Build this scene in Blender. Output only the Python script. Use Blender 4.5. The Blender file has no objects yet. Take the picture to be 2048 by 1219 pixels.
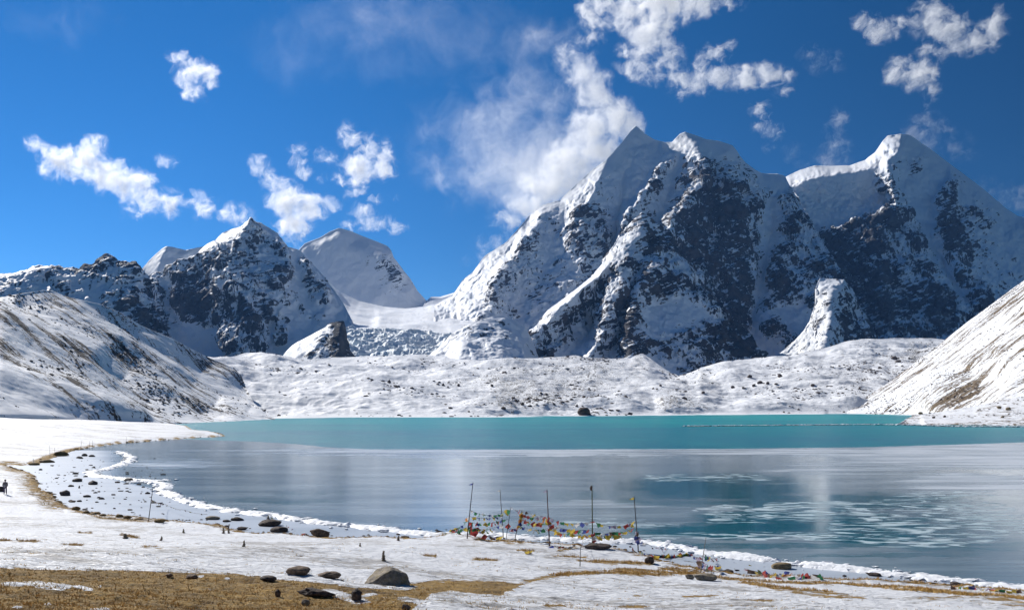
import bpy, math, random
import numpy as np
from mathutils.geometry import delaunay_2d_cdt
from mathutils import Vector

# ------------------------------------------------------------------ camera, light, exposure
SC = bpy.context.scene
COL = SC.collection
F = 1774.0            # focal length in photo pixels (photo 2048 x 1219)
CX, HY = 1024.0, 806.0  # principal column, horizon row
HC = 11.5             # eye height above the lake
R = math.radians

cam_d = bpy.data.cameras.new('camera')
cam = bpy.data.objects.new('camera', cam_d)
COL.objects.link(cam)
cam.location = (0, 0, HC)
cam.rotation_euler = (R(90), 0, 0)
cam_d.sensor_width = 36.0
cam_d.lens = F / 2048.0 * 36.0
cam_d.shift_y = (HY - 1219 / 2.0) / 2048.0
cam_d.clip_start = 0.5
cam_d.clip_end = 60000.0
SC.camera = cam

SUN_AZ, SUN_EL = -42.0, 34.0     # degrees left of straight ahead, elevation
SDIR = Vector((math.sin(R(SUN_AZ)) * math.cos(R(SUN_EL)), math.cos(R(SUN_AZ)) * math.cos(R(SUN_EL)), math.sin(R(SUN_EL))))
W = bpy.data.worlds.new('World')
SC.world = W
W.use_nodes = True
nt = W.node_tree
nt.nodes.clear()
sky = nt.nodes.new('ShaderNodeTexSky')
sky.sky_type = 'NISHITA'
sky.sun_disc = False
sky.sun_elevation = R(SUN_EL)
sky.sun_rotation = R(SUN_AZ)
sky.altitude = 5200
sky.air_density = 1.0
sky.dust_density = 0.2
sky.ozone_density = 3.0
hsv = nt.nodes.new('ShaderNodeHueSaturation')
hsv.inputs['Saturation'].default_value = 1.30
bg = nt.nodes.new('ShaderNodeBackground')
bg.inputs['Strength'].default_value = 0.091
wo = nt.nodes.new('ShaderNodeOutputWorld')
nt.links.new(sky.outputs[0], hsv.inputs['Color'])
# skylight is polarised most at a right angle to the sun: the lens filter darkens that part of the sky
geo = nt.nodes.new('ShaderNodeTexCoord')
dotn = nt.nodes.new('ShaderNodeVectorMath'); dotn.operation = 'DOT_PRODUCT'
dotn.inputs[1].default_value = SDIR
sq = nt.nodes.new('ShaderNodeMath'); sq.operation = 'POWER'; sq.inputs[1].default_value = 2.0
ab = nt.nodes.new('ShaderNodeMath'); ab.operation = 'ABSOLUTE'
pol = nt.nodes.new('ShaderNodeMapRange')
pol.inputs['From Min'].default_value = 0.0; pol.inputs['From Max'].default_value = 0.8
pol.inputs['To Min'].default_value = 0.36; pol.inputs['To Max'].default_value = 1.0
mulc = nt.nodes.new('ShaderNodeMix'); mulc.data_type = 'RGBA'; mulc.blend_type = 'MULTIPLY'; mulc.inputs[0].default_value = 1.0
nt.links.new(geo.outputs['Generated'], dotn.inputs[0])
nt.links.new(dotn.outputs['Value'], ab.inputs[0]); nt.links.new(ab.outputs[0], sq.inputs[0])
nt.links.new(sq.outputs[0], pol.inputs['Value'])
nt.links.new(hsv.outputs[0], mulc.inputs[6]); nt.links.new(pol.outputs[0], mulc.inputs[7])
nt.links.new(mulc.outputs[2], bg.inputs['Color'])
nt.links.new(bg.outputs[0], wo.inputs['Surface'])

sun_d = bpy.data.lights.new('sun', 'SUN')
sun_d.energy = 5.0
sun_d.angle = R(0.53)
sun_d.color = (1.0, 0.955, 0.89)
sun = bpy.data.objects.new('sun', sun_d)
COL.objects.link(sun)
sun.rotation_euler = (-SDIR).to_track_quat('-Z', 'Y').to_euler()
sun.location = (0, 0, 300)

SC.view_settings.view_transform = 'Standard'
SC.view_settings.look = 'None'
SC.view_settings.exposure = 0.38
SC.view_settings.gamma = 1.0
SC.view_settings.use_curve_mapping = False
SC.render.engine = 'CYCLES'
cy = SC.cycles
cy.use_denoising = True
try:
    cy.denoiser = 'OPENIMAGEDENOISE'
except Exception:
    pass
cy.use_adaptive_sampling = True
cy.adaptive_threshold = 0.015
cy.max_bounces = 16
cy.diffuse_bounces = 2
cy.glossy_bounces = 3
cy.transmission_bounces = 3
cy.transparent_max_bounces = 12
cy.volume_bounces = 16
cy.volume_step_rate = 0.5
cy.sample_clamp_indirect = 4.0

RNG = np.random.default_rng(7)
random.seed(7)

# ------------------------------------------------------------------ numpy noise
_P = np.random.default_rng(11).permutation(256).astype(np.int32)
_P = np.concatenate([_P, _P, _P])
_G = np.random.default_rng(12).normal(size=(256, 3)).astype(np.float32)
_G /= np.linalg.norm(_G, axis=1, keepdims=True)


def perlin(p):
    p = np.asarray(p, dtype=np.float32)
    i = np.floor(p)
    f = p - i
    i = i.astype(np.int32) & 255
    u = f * f * f * (f * (f * 6 - 15) + 10)
    out = 0
    for dx in (0, 1):
        wx = u[..., 0] if dx else 1 - u[..., 0]
        hx = _P[i[..., 0] + dx]
        for dy in (0, 1):
            wy = u[..., 1] if dy else 1 - u[..., 1]
            hy = _P[hx + ((i[..., 1] + dy) & 255)]
            for dz in (0, 1):
                wz = u[..., 2] if dz else 1 - u[..., 2]
                g = _G[_P[hy + ((i[..., 2] + dz) & 255)]]
                d = g[..., 0] * (f[..., 0] - dx) + g[..., 1] * (f[..., 1] - dy) + g[..., 2] * (f[..., 2] - dz)
                out = out + wx * wy * wz * d
    return out * 1.5


def fbm(p, octv=5, lac=2.03, gain=0.5, ridged=False):
    p = np.asarray(p, dtype=np.float32)
    a, s, tot = 1.0, 0, 0
    for k in range(octv):
        n = perlin(p + 17.3 * k)
        if ridged:
            n = 1 - 2 * np.abs(n)
        s = s + a * n
        tot += a
        a *= gain
        p = p * lac
    return s / tot


_RC = np.random.default_rng(21).random((256, 7)).astype(np.float32)


def facets(p, k=7.0):
    """tilted planes meeting at edges, like broken rock: nearest-cell planes, slightly blended"""
    p = np.asarray(p, dtype=np.float32)
    i0 = np.floor(p).astype(np.int32)
    num, den = 0, 1e-9
    for dx in (-1, 0, 1):
        for dy in (-1, 0, 1):
            for dz in (-1, 0, 1):
                c = i0 + np.array([dx, dy, dz], dtype=np.int32)
                h = _P[_P[_P[c[..., 0] & 255] + (c[..., 1] & 255)] + (c[..., 2] & 255)]
                r = _RC[h]
                q = p - (c + r[..., :3])
                d2 = (q * q).sum(-1)
                w = np.exp(-k * d2 * 2.0)
                f = q[..., 0] * (r[..., 3] - 0.5) * 2.4 + q[..., 1] * (r[..., 4] - 0.5) * 2.4 + q[..., 2] * (r[..., 5] - 0.5) * 2.4 + (r[..., 6] - 0.5) * 1.2
                num = num + w * f
                den = den + w
    return num / den


def sstep(a, b, x):
    t = np.clip((x - a) / (b - a), 0, 1)
    return t * t * (3 - 2 * t)


def pt(px, py, d):
    """pixel and distance -> world point"""
    return np.array([(px - CX) / F * d, d, HC + (HY - py) / F * d])


def lake_d(py):
    return F * HC / (py - HY)


def on_lake(px, py):
    d = lake_d(py)
    return (px - CX) / F * d, d


# ------------------------------------------------------------------ object helpers
def tag(o, label=None, cat=None, group=None, kind=None):
    if label:
        o['label'] = label
    if cat:
        o['category'] = cat
    if group:
        o['group'] = group
    if kind:
        o['kind'] = kind
    return o


def mesh_np(name, V, faces, mats=None, smooth=True, parent=None, mat_idx=None):
    """faces: (n,4) or (n,3) int array"""
    me = bpy.data.meshes.new(name)
    V = np.asarray(V, dtype=np.float32)
    faces = np.asarray(faces, dtype=np.int32)
    k = faces.shape[1]
    me.vertices.add(len(V))
    me.vertices.foreach_set('co', V.ravel())
    me.loops.add(faces.size)
    me.loops.foreach_set('vertex_index', faces.ravel())
    me.polygons.add(len(faces))
    me.polygons.foreach_set('loop_start', np.arange(0, faces.size, k, dtype=np.int32))
    me.polygons.foreach_set('loop_total', np.full(len(faces), k, dtype=np.int32))
    me.update(calc_edges=True)
    me.validate()
    if smooth:
        me.polygons.foreach_set('use_smooth', np.ones(len(me.polygons), dtype=bool))
    else:
        me.polygons.foreach_set('use_smooth', np.zeros(len(me.polygons), dtype=bool))
    for m in (mats or []):
        me.materials.append(m)
    if mat_idx is not None:
        me.polygons.foreach_set('material_index', np.asarray(mat_idx, dtype=np.int32))
    o = bpy.data.objects.new(name, me)
    COL.objects.link(o)
    if parent is not None:
        o.parent = parent
    return o


def attr(o, name, data, typ='FLOAT'):
    a = o.data.attributes.new(name, typ, 'POINT')
    if typ == 'FLOAT':
        a.data.foreach_set('value', np.asarray(data, dtype=np.float32).ravel())
    else:
        a.data.foreach_set('vector', np.asarray(data, dtype=np.float32).ravel())


def grid_faces(nr, nc):
    i = np.arange(nr - 1)[:, None] * nc + np.arange(nc - 1)[None, :]
    return np.stack([i, i + nc, i + nc + 1, i + 1], -1).reshape(-1, 4)


# ------------------------------------------------------------------ materials
class NB:
    """small node-building helper"""
    def __init__(s, name):
        s.m = bpy.data.materials.new(name)
        s.m.use_nodes = True
        s.t = s.m.node_tree
        s.t.nodes.clear()
        s.out = s.n('ShaderNodeOutputMaterial')

    def n(s, typ, **kw):
        nd = s.t.nodes.new(typ)
        for k, v in kw.items():
            setattr(nd, k, v)
        return nd

    def l(s, a, b):
        s.t.links.new(a, b)

    def put(s, sock, v):
        if hasattr(v, 'is_output'):
            s.l(v, sock)
        else:
            sock.default_value = v

    def math(s, op, a, b=0.0, c=None, clamp=False):
        nd = s.n('ShaderNodeMath', operation=op, use_clamp=clamp)
        s.put(nd.inputs[0], a)
        s.put(nd.inputs[1], b)
        if c is not None:
            s.put(nd.inputs[2], c)
        return nd.outputs[0]

    def vmath(s, op, a, b=None):
        nd = s.n('ShaderNodeVectorMath', operation=op)
        s.put(nd.inputs[0], a)
        if b is not None:
            s.put(nd.inputs[1], b)
        return nd.outputs['Value'] if op in ('LENGTH', 'DOT_PRODUCT', 'DISTANCE') else nd.outputs[0]

    def attr(s, name, vec=False):
        nd = s.n('ShaderNodeAttribute', attribute_name=name)
        return nd.outputs['Vector'] if vec else nd.outputs['Fac']

    def noise(s, vec, scale, detail=6, rough=0.55, dist=0.0, lac=2.0):
        nd = s.n('ShaderNodeTexNoise')
        s.put(nd.inputs['Vector'], vec)
        nd.inputs['Scale'].default_value = scale
        nd.inputs['Detail'].default_value = detail
        nd.inputs['Roughness'].default_value = rough
        nd.inputs['Lacunarity'].default_value = lac
        nd.inputs['Distortion'].default_value = dist
        return nd.outputs['Fac']

    def ramp(s, v, a, b, smooth=True):
        nd = s.n('ShaderNodeMapRange')
        nd.interpolation_type = 'SMOOTHSTEP' if smooth else 'LINEAR'
        s.put(nd.inputs['Value'], v)
        nd.inputs['From Min'].default_value = a
        nd.inputs['From Max'].default_value = b
        return nd.outputs[0]

    def maprange(s, v, a, b, c, d):
        nd = s.n('ShaderNodeMapRange')
        s.put(nd.inputs['Value'], v)
        for k, x in zip(('From Min', 'From Max', 'To Min', 'To Max'), (a, b, c, d)):
            nd.inputs[k].default_value = x
        return nd.outputs[0]

    def mix(s, f, a, b):
        nd = s.n('ShaderNodeMix', data_type='RGBA')
        s.put(nd.inputs[0], f)
        for sock, v in ((nd.inputs[6], a), (nd.inputs[7], b)):
            if isinstance(v, tuple) and len(v) == 3:
                v = v + (1.0,)
            s.put(sock, v)
        return nd.outputs[2]

    def fmix(s, f, a, b):
        nd = s.n('ShaderNodeMix', data_type='FLOAT')
        s.put(nd.inputs[0], f)
        s.put(nd.inputs[2], a)
        s.put(nd.inputs[3], b)
        return nd.outputs[0]

    def scalev(s, vec, sc):
        return s.vmath('MULTIPLY', vec, sc)

    def bump(s, h, strength=0.3, dist=1.0, normal=None):
        nd = s.n('ShaderNodeBump')
        s.put(nd.inputs['Height'], h)
        s.put(nd.inputs['Strength'], strength)
        nd.inputs['Distance'].default_value = dist
        if normal is not None:
            s.l(normal, nd.inputs['Normal'])
        return nd.outputs[0]

    def bsdf(s, color, rough=0.7, spec=0.3, normal=None, **kw):
        b = s.n('ShaderNodeBsdfPrincipled')
        if isinstance(color, tuple) and len(color) == 3:
            color = color + (1.0,)
        s.put(b.inputs['Base Color'], color)
        s.put(b.inputs['Roughness'], rough)
        s.put(b.inputs['Specular IOR Level'], spec)
        if normal is not None:
            s.l(normal, b.inputs['Normal'])
        for k, v in kw.items():
            s.put(b.inputs[k.replace('_', ' ')], v)
        s.l(b.outputs[0], s.out.inputs['Surface'])
        return b

    def pos(s):
        return s.n('ShaderNodeNewGeometry').outputs['Position']

    def nz(s):
        g = s.n('ShaderNodeNewGeometry')
        x = s.n('ShaderNodeSeparateXYZ')
        s.l(g.outputs['Normal'], x.inputs[0])
        return x.outputs['Z']


SNOW = (0.78, 0.80, 0.83)


def mat_mountain(name, fine=1.0, rock_a=(0.026, 0.032, 0.045), rock_b=(0.095, 0.097, 0.105), ledge=1.15,
                 cover=1.6, steep=0.6, width=0.055, thr=0.535, bumpd=6.0, ice=0.0):
    b = NB(name)
    wp = b.attr('wp', True)
    rock = b.attr('rock')
    A = b.noise(wp, 0.018 * fine, 9, 0.68)
    big = b.ramp(b.noise(wp, 0.0055 * fine, 3, 0.5), 0.38, 0.62)
    vr = b.n('ShaderNodeVectorRotate', rotation_type='AXIS_ANGLE')
    b.l(wp, vr.inputs['Vector']); vr.inputs['Axis'].default_value = (0.1, 1, 0.15); vr.inputs['Angle'].default_value = 0.42
    L = b.noise(b.scalev(vr.outputs[0], (0.35, 0.45, 2.6)), 0.045 * fine, 7, 0.66)
    fineN = b.noise(wp, 0.16 * fine, 5, 0.7)
    run = b.noise(b.scalev(wp, (1.0, 1.0, 0.22)), 0.034 * fine, 6, 0.62, 0.5)
    runs = b.math('SUBTRACT', 1.0, b.math('MULTIPLY', b.math('ABSOLUTE', b.math('SUBTRACT', run, 0.5)), 9.0), clamp=True)
    m = b.math('MULTIPLY_ADD', b.math('SUBTRACT', A, 0.5), cover * 1.7, rock)
    m = b.math('MULTIPLY_ADD', b.math('SUBTRACT', L, 0.5), b.fmix(big, ledge * 2.9, ledge * 1.3), m)
    m = b.math('MULTIPLY_ADD', b.math('SUBTRACT', fineN, 0.5), b.fmix(big, 0.22, 0.55), m)
    m = b.math('MULTIPLY_ADD', b.math('MULTIPLY', runs, runs), b.fmix(big, -0.2, -0.95), m)
    m = b.math('MULTIPLY_ADD', b.math('SUBTRACT', 0.62, b.nz()), steep, m)
    mask = b.ramp(m, thr - width, thr + width)
    c1 = b.noise(wp, 0.02 * fine, 5, 0.6)
    c2 = b.noise(b.scalev(wp, (1, 1, 3)), 0.05 * fine, 6, 0.7)
    rc = b.mix(b.ramp(c1, 0.35, 0.7), rock_a, rock_b)
    rc = b.mix(b.ramp(c2, 0.45, 0.8), rc, (0.075, 0.08, 0.09))
    sn = b.mix(b.ramp(b.noise(wp, 0.01, 4, 0.6), 0.35, 0.7), SNOW, (0.74, 0.775, 0.83))
    if ice > 0:
        sn = b.mix(b.math('MULTIPLY', b.attr('ice'), ice), sn, (0.56, 0.68, 0.74))
    col = b.mix(mask, sn, rc)
    h = b.math('ADD', b.noise(wp, 0.05 * fine, 8, 0.65), b.math('MULTIPLY', mask, b.noise(b.scalev(wp, (1, 1, 2.5)), 0.09 * fine, 6, 0.7)))
    nrm = b.bump(h, b.fmix(mask, 0.25, 0.9), bumpd)
    b.bsdf(col, b.fmix(mask, 0.65, 0.85), b.fmix(mask, 0.25, 0.2), nrm)
    return b.m


def mat_hill(name, soil_a=(0.06, 0.05, 0.045), soil_b=(0.17, 0.125, 0.08), speck=0.5, streak=0.9, thr=0.54, fine=1.0, bumps=0.35, width=0.08):
    """snow thin enough for stones and earth to show along the fall line"""
    b = NB(name)
    wp = b.attr('wp', True)      # stretched along the fall line
    pos = b.pos()
    rock = b.attr('rock')
    A = b.noise(wp, 0.07 * fine, 7, 0.62)
    B = b.noise(wp, 0.30 * fine, 5, 0.7)
    S = b.noise(pos, 0.35 * fine, 6, 0.75)
    big = b.noise(pos, 0.012 * fine, 4, 0.5)
    m = b.math('MULTIPLY_ADD', b.math('SUBTRACT', A, 0.5), streak * 1.8, rock)
    m = b.math('MULTIPLY_ADD', b.math('SUBTRACT', B, 0.5), streak * 1.2, m)
    m = b.math('MULTIPLY_ADD', b.math('SUBTRACT', S, 0.5), speck * 2.4, m)
    m = b.math('MULTIPLY_ADD', b.math('SUBTRACT', big, 0.5), 0.5, m)
    mask = b.ramp(m, thr - width, thr + width)
    rc = b.mix(b.ramp(b.noise(pos, 0.2 * fine, 4, 0.6), 0.3, 0.7), soil_a, soil_b)
    col = b.mix(mask, SNOW, rc)
    h = b.math('ADD', b.noise(wp, 0.12 * fine, 7, 0.65), b.math('MULTIPLY', mask, 0.7))
    nrm = b.bump(h, bumps, 1.6)
    b.bsdf(col, b.fmix(mask, 0.65, 0.9), 0.2, nrm)
    return b.m


# ------------------------------------------------------------------ relief builder: traced ridges, gullies and faces given distances
def densify(lines, step=10.0):
    P = []
    for ln in lines:
        ln = [tuple(map(float, q)) for q in ln]
        if len(ln) == 1:
            P.append(ln[0])
            continue
        for a, b in zip(ln[:-1], ln[1:]):
            n = max(1, int(math.hypot(a[0] - b[0], a[1] - b[1]) / step))
            for k in range(n):
                t = k / n
                P.append(tuple(a[i] * (1 - t) + b[i] * t for i in range(4)))
        P.append(ln[-1])
    return np.array(P)


def relief(name, sky_line, base_line, inner, d0=None, mat=None, stepx=2.0, rows=200, amp=30.0, lam=260.0, octv=7, gain=0.5,
           snow_amp=0.35, warp=6.0, jag=0.0, back=0.9, backlen=600.0, skirt=12.0, fall=None, fallk=8.0, zsq=0.6, ridged=True, blur=1,
           hump=0.0, humplam=120.0, seed=0.0, ice=None, rowpow=1.0, block=0.0, flute=None, footfade=0.0, rockfn=None, snowclean=0.5, exag=1.0, blockfn=None):
    def conv(ln):
        out = []
        for q in ln:
            px, py, d = q[0], q[1], q[2]
            r = q[3] if len(q) > 3 else 0.0
            if d0 is not None:
                d = d0[0] + d0[2] * (d0[1] - py) + d
            out.append((px, py, 1.0 / d, r))
        return out
    skyl, basel = conv(sky_line), conv(base_line)
    P = densify([skyl, basel] + [conv(x) for x in inner])
    key, idx = np.unique(np.round(P[:, :2], 1), axis=0, return_index=True)
    P = P[idx]
    vin = [Vector((float(a), float(b))) for a, b in P[:, :2]]
    vo, _, fo, ovs, _, _ = delaunay_2d_cdt(vin, [], [], 0, 1e-4)
    src = np.array([o[0] if o else 0 for o in ovs])
    # raster of 1/d and rock on a 2-pixel image grid
    x0, x1 = skyl[0][0], skyl[-1][0]
    y0 = min(q[1] for q in skyl) - 6
    y1 = max(q[1] for q in basel) + 4
    st = 2.0
    gx = np.arange(x0, x1 + st, st)
    gy = np.arange(y0, y1 + st, st)
    D = np.full((len(gy), len(gx)), np.nan)
    K = np.full((len(gy), len(gx)), np.nan)
    for f in fo:
        a, b, c = (P[src[i]] for i in f)
        i0 = max(0, int((min(a[0], b[0], c[0]) - x0) / st))
        i1 = min(len(gx) - 1, int((max(a[0], b[0], c[0]) - x0) / st) + 1)
        j0 = max(0, int((min(a[1], b[1], c[1]) - y0) / st))
        j1 = min(len(gy) - 1, int((max(a[1], b[1], c[1]) - y0) / st) + 1)
        if i1 < i0 or j1 < j0:
            continue
        X, Y = np.meshgrid(gx[i0:i1 + 1], gy[j0:j1 + 1])
        det = (b[1] - c[1]) * (a[0] - c[0]) + (c[0] - b[0]) * (a[1] - c[1])
        if abs(det) < 1e-9:
            continue
        l1 = ((b[1] - c[1]) * (X - c[0]) + (c[0] - b[0]) * (Y - c[1])) / det
        l2 = ((c[1] - a[1]) * (X - c[0]) + (a[0] - c[0]) * (Y - c[1])) / det
        l3 = 1 - l1 - l2
        ins = (l1 > -1e-6) & (l2 > -1e-6) & (l3 > -1e-6)
        D[j0:j1 + 1, i0:i1 + 1][ins] = (l1 * a[2] + l2 * b[2] + l3 * c[2])[ins]
        K[j0:j1 + 1, i0:i1 + 1][ins] = (l1 * a[3] + l2 * b[3] + l3 * c[3])[ins]
    # above the skyline keep the skyline's own value; fill the rest from neighbours
    sx = np.array([q[0] for q in skyl]); sy = np.array([q[1] for q in skyl])
    topy = np.interp(gx, sx, sy)
    for i in range(len(gx)):
        col = D[:, i]
        ok = np.where(~np.isnan(col) & (gy >= topy[i] - 0.5))[0]
        if len(ok) == 0:
            if i:
                D[:, i], K[:, i] = D[:, i - 1], K[:, i - 1]
            continue
        jj = np.clip(np.arange(len(gy)), ok[0], ok[-1])
        D[:, i] = np.interp(jj, ok, col[ok])
        K[:, i] = np.interp(jj, ok, K[ok, i])
    if np.isnan(D[:, 0]).any():
        good = np.where(~np.isnan(D[0]))[0][0]
        for i in range(good):
            D[:, i], K[:, i] = D[:, good], K[:, good]
    for _ in range(blur):
        for A in (D, K):
            B = np.pad(A, 1, mode='edge')
            A[:] = (B[:-2, 1:-1] + B[2:, 1:-1] + B[1:-1, :-2] + B[1:-1, 2:] + 2 * A) / 6.0
    if exag != 1.0:
        B = D.copy()
        for ax in (0, 1):
            r_ = 24
            pad = [(0, 0), (0, 0)]; pad[ax] = (r_ + 1, r_)
            cs = np.cumsum(np.pad(B, pad, mode='edge'), axis=ax)
            n_ = B.shape[ax]
            B = (np.take(cs, np.arange(2 * r_ + 1, 2 * r_ + 1 + n_), ax) - np.take(cs, np.arange(0, n_), ax)) / (2 * r_ + 1)
        D = B + exag * (D - B)
    # columns by direction, rows from skyline to base
    nc = int((x1 - x0) / stepx) + 1
    cx = np.linspace(x0, x1, nc)
    top = np.interp(cx, sx, sy)
    if jag:
        top = top + jag * fbm(np.stack([cx * 0.11, cx * 0 + seed, cx * 0], -1), 4, gain=0.7)
    bx = np.array([q[0] for q in basel]); by = np.array([q[1] for q in basel])
    bot = np.maximum(np.interp(cx, bx, by), top + 1.0)
    v = np.linspace(0, 1, rows) ** rowpow
    PX = np.repeat(cx[None, :], rows, 0)
    PY = top[None, :] * (1 - v[:, None]) + bot[None, :] * v[:, None]

    def samp(A, px, py):
        fx = np.clip((px - x0) / st, 0, len(gx) - 1.001)
        fy = np.clip((py - y0) / st, 0, len(gy) - 1.001)
        i, j = fx.astype(int), fy.astype(int)
        fx, fy = fx - i, fy - j
        return (A[j, i] * (1 - fx) * (1 - fy) + A[j, i + 1] * fx * (1 - fy) + A[j + 1, i] * (1 - fx) * fy + A[j + 1, i + 1] * fx * fy)
    q = np.stack([PX / 38.0 + seed, PY / 38.0, PX * 0 + seed], -1)
    w = warp * np.clip(v * 12, 0, 1)[:, None] * np.clip((1 - v) * 12, 0, 1)[:, None]
    wx = w * fbm(q, 4, gain=0.6) * 1.6
    wy = w * fbm(q + 31.7, 4, gain=0.6) * 1.6
    iD = samp(D, PX + wx, PY + wy)
    RK = samp(K, PX + wx, PY + wy)
    if rockfn is not None:
        RK = rockfn(PX, PY, RK)
    RK = RK + 0.16 * sstep(0.72, 0.92, RK)
    RK = RK - snowclean * sstep(0.20, 0.0, RK)
    d = 1.0 / iD
    Xw = (PX - CX) / F * d
    Yw = d
    Zw = HC + (HY - PY) / F * d
    # rows behind the crest: the far side of the mountain
    ts = np.array([0.012, 0.04, 0.1, 0.25, 0.55, 1.0])[::-1] * backlen
    bX = np.repeat(Xw[:1], len(ts), 0) * (1 + ts[:, None] / Yw[:1])
    bY = Yw[:1] + ts[:, None]
    bZ = np.maximum(Zw[:1] - ts[:, None] * back * np.clip(ts[:, None] / (0.1 * backlen), 0.35, 1), -40.0)
    # a skirt going down below the base so that nothing hangs open
    kX, kY, kZ = Xw[-1:], Yw[-1:] - 0.5, Zw[-1:] - skirt
    V = np.stack([np.concatenate([bX, Xw, kX]), np.concatenate([bY, Yw, kY]), np.concatenate([bZ, Zw, kZ])], -1)
    RKf = np.concatenate([np.repeat(RK[:1], len(ts), 0), RK, RK[-1:]])
    # normals of the smooth form
    dr = np.gradient(V, axis=0)
    dc = np.gradient(V, axis=1)
    N = np.cross(dr, dc)
    N /= np.linalg.norm(N, axis=-1, keepdims=True) + 1e-9
    N[N[..., 1] > 0.6] *= 1.0
    flip = (N[..., 1] > 0) & (N[..., 2] < 0)
    N[flip] *= -1
    S = V * np.array([1, 1, zsq])
    n = fbm(S / lam + seed, octv, gain=gain, ridged=ridged)
    if ridged:
        n = n - 0.15
    k = snow_amp + (1 - snow_amp) * sstep(0.15, 0.6, RKf)
    disp = amp * n * k
    if flute:
        lamf = flute[1]
        fl_ = fbm(V / np.array([lamf, lamf, lamf * 3.2]) + seed + 2.7, 6, gain=0.6, ridged=True)
        fl_ = fl_ - fl_.mean()
        wv = V + 0.25 * lamf * np.stack([fbm(V / lamf + 3.1, 3), fbm(V / lamf + 7.7, 3), fbm(V / lamf + 11.9, 3)], -1)
        fa = facets(wv / np.array([lamf * 1.1, lamf * 1.1, lamf * 2.0]) + seed, 22.0) + 0.45 * facets(wv / np.array([lamf * 0.42, lamf * 0.42, lamf * 0.65]) + seed + 9, 22.0)
        disp = disp + flute[0] * (0.55 * fl_ + 0.75 * fa) * k
        rk_on = sstep(0.05, 0.35, RKf)
        RKf = RKf + (0.55 * fl_ + 0.25 * fa + 0.20 * (n - n.mean())) * rk_on
    if hump:
        disp = disp + hump * fbm(V / humplam + seed + 5.1, 6, gain=0.5)
    if block:
        cell = fbm(V / 26.0 + 9.0, 3, ridged=True) * (0.6 + 0.8 * fbm(V / 160.0, 2)) + 0.8 * facets(V / np.array([70.0, 30.0, 30.0]), 20.0)
        disp = disp + block * (np.round(cell * 4) / 4 * 0.7 + cell * 0.3)
    if blockfn is not None:
        bw = np.concatenate([np.zeros((len(ts), nc)), blockfn(PX, PY), np.zeros((1, nc))])
        disp = disp + bw * facets(V / 34.0 + 4.0, 25.0) + bw * 0.5 * facets(V / 14.0 + 8.0, 25.0)
    fade = np.ones(V.shape[:2])
    fade[-1] = 0
    fade[-2] = 0.2
    if footfade:
        fade *= sstep(0, footfade, np.concatenate([np.ones(len(ts)), 1 - v, [0.0]]))[:, None]
    # keep the rows near the crest from moving the traced outline too far
    crest = len(ts)
    rr = np.arange(V.shape[0]) - crest
    fade *= (0.35 + 0.65 * sstep(0, rows * 0.10, np.abs(rr)))[:, None]
    V = V + N * (disp * fade)[..., None]
    nr, ncol = V.shape[:2]
    o = mesh_np(name, V.reshape(-1, 3), grid_faces(nr, ncol)[:, ::-1], [mat])
    attr(o, 'rock', RKf)
    wp = V.copy()
    if fall is not None:
        a, b = fall
        pa = np.array(pt(*a)); pb = np.array(pt(*b))
        e = (pb - pa) / np.linalg.norm(pb - pa)
        wp = wp - (wp @ e)[..., None] * e * (1 - 1.0 / fallk)
    attr(o, 'wp', wp, 'FLOAT_VECTOR')
    if ice is not None:
        attr(o, 'ice', np.concatenate([np.zeros((len(ts), ncol)), ice(PX, PY), np.zeros((1, ncol))]))
    return o


M_ROCK = mat_mountain('snowy_rock')
M_ROCKR = mat_mountain('snowy_rock_reddish', rock_a=(0.026, 0.031, 0.042), rock_b=(0.11, 0.092, 0.086))
M_SNOWM = mat_mountain('deep_snow', cover=0.9, steep=0.3)
M_ICE = mat_mountain('broken_ice', cover=0.3, ledge=0.3, steep=0.15, thr=0.75, ice=0.7)
M_HILL = mat_hill('hill_snow_stony', soil_a=(0.032, 0.03, 0.032), soil_b=(0.085, 0.07, 0.06), streak=1.7, speck=0.8, thr=0.56, fine=1.5, width=0.05)
M_HILLR = mat_hill('hill_snow_earthy', soil_a=(0.08, 0.06, 0.042), soil_b=(0.20, 0.145, 0.085), streak=1.7, speck=0.9, thr=0.49, fine=1.4, width=0.05)
M_MORAINE = mat_hill('moraine_snow', soil_a=(0.07, 0.065, 0.06), soil_b=(0.15, 0.125, 0.10), speck=1.35, streak=0.5, thr=0.56, fine=1.25, bumps=0.6, width=0.05)

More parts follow.
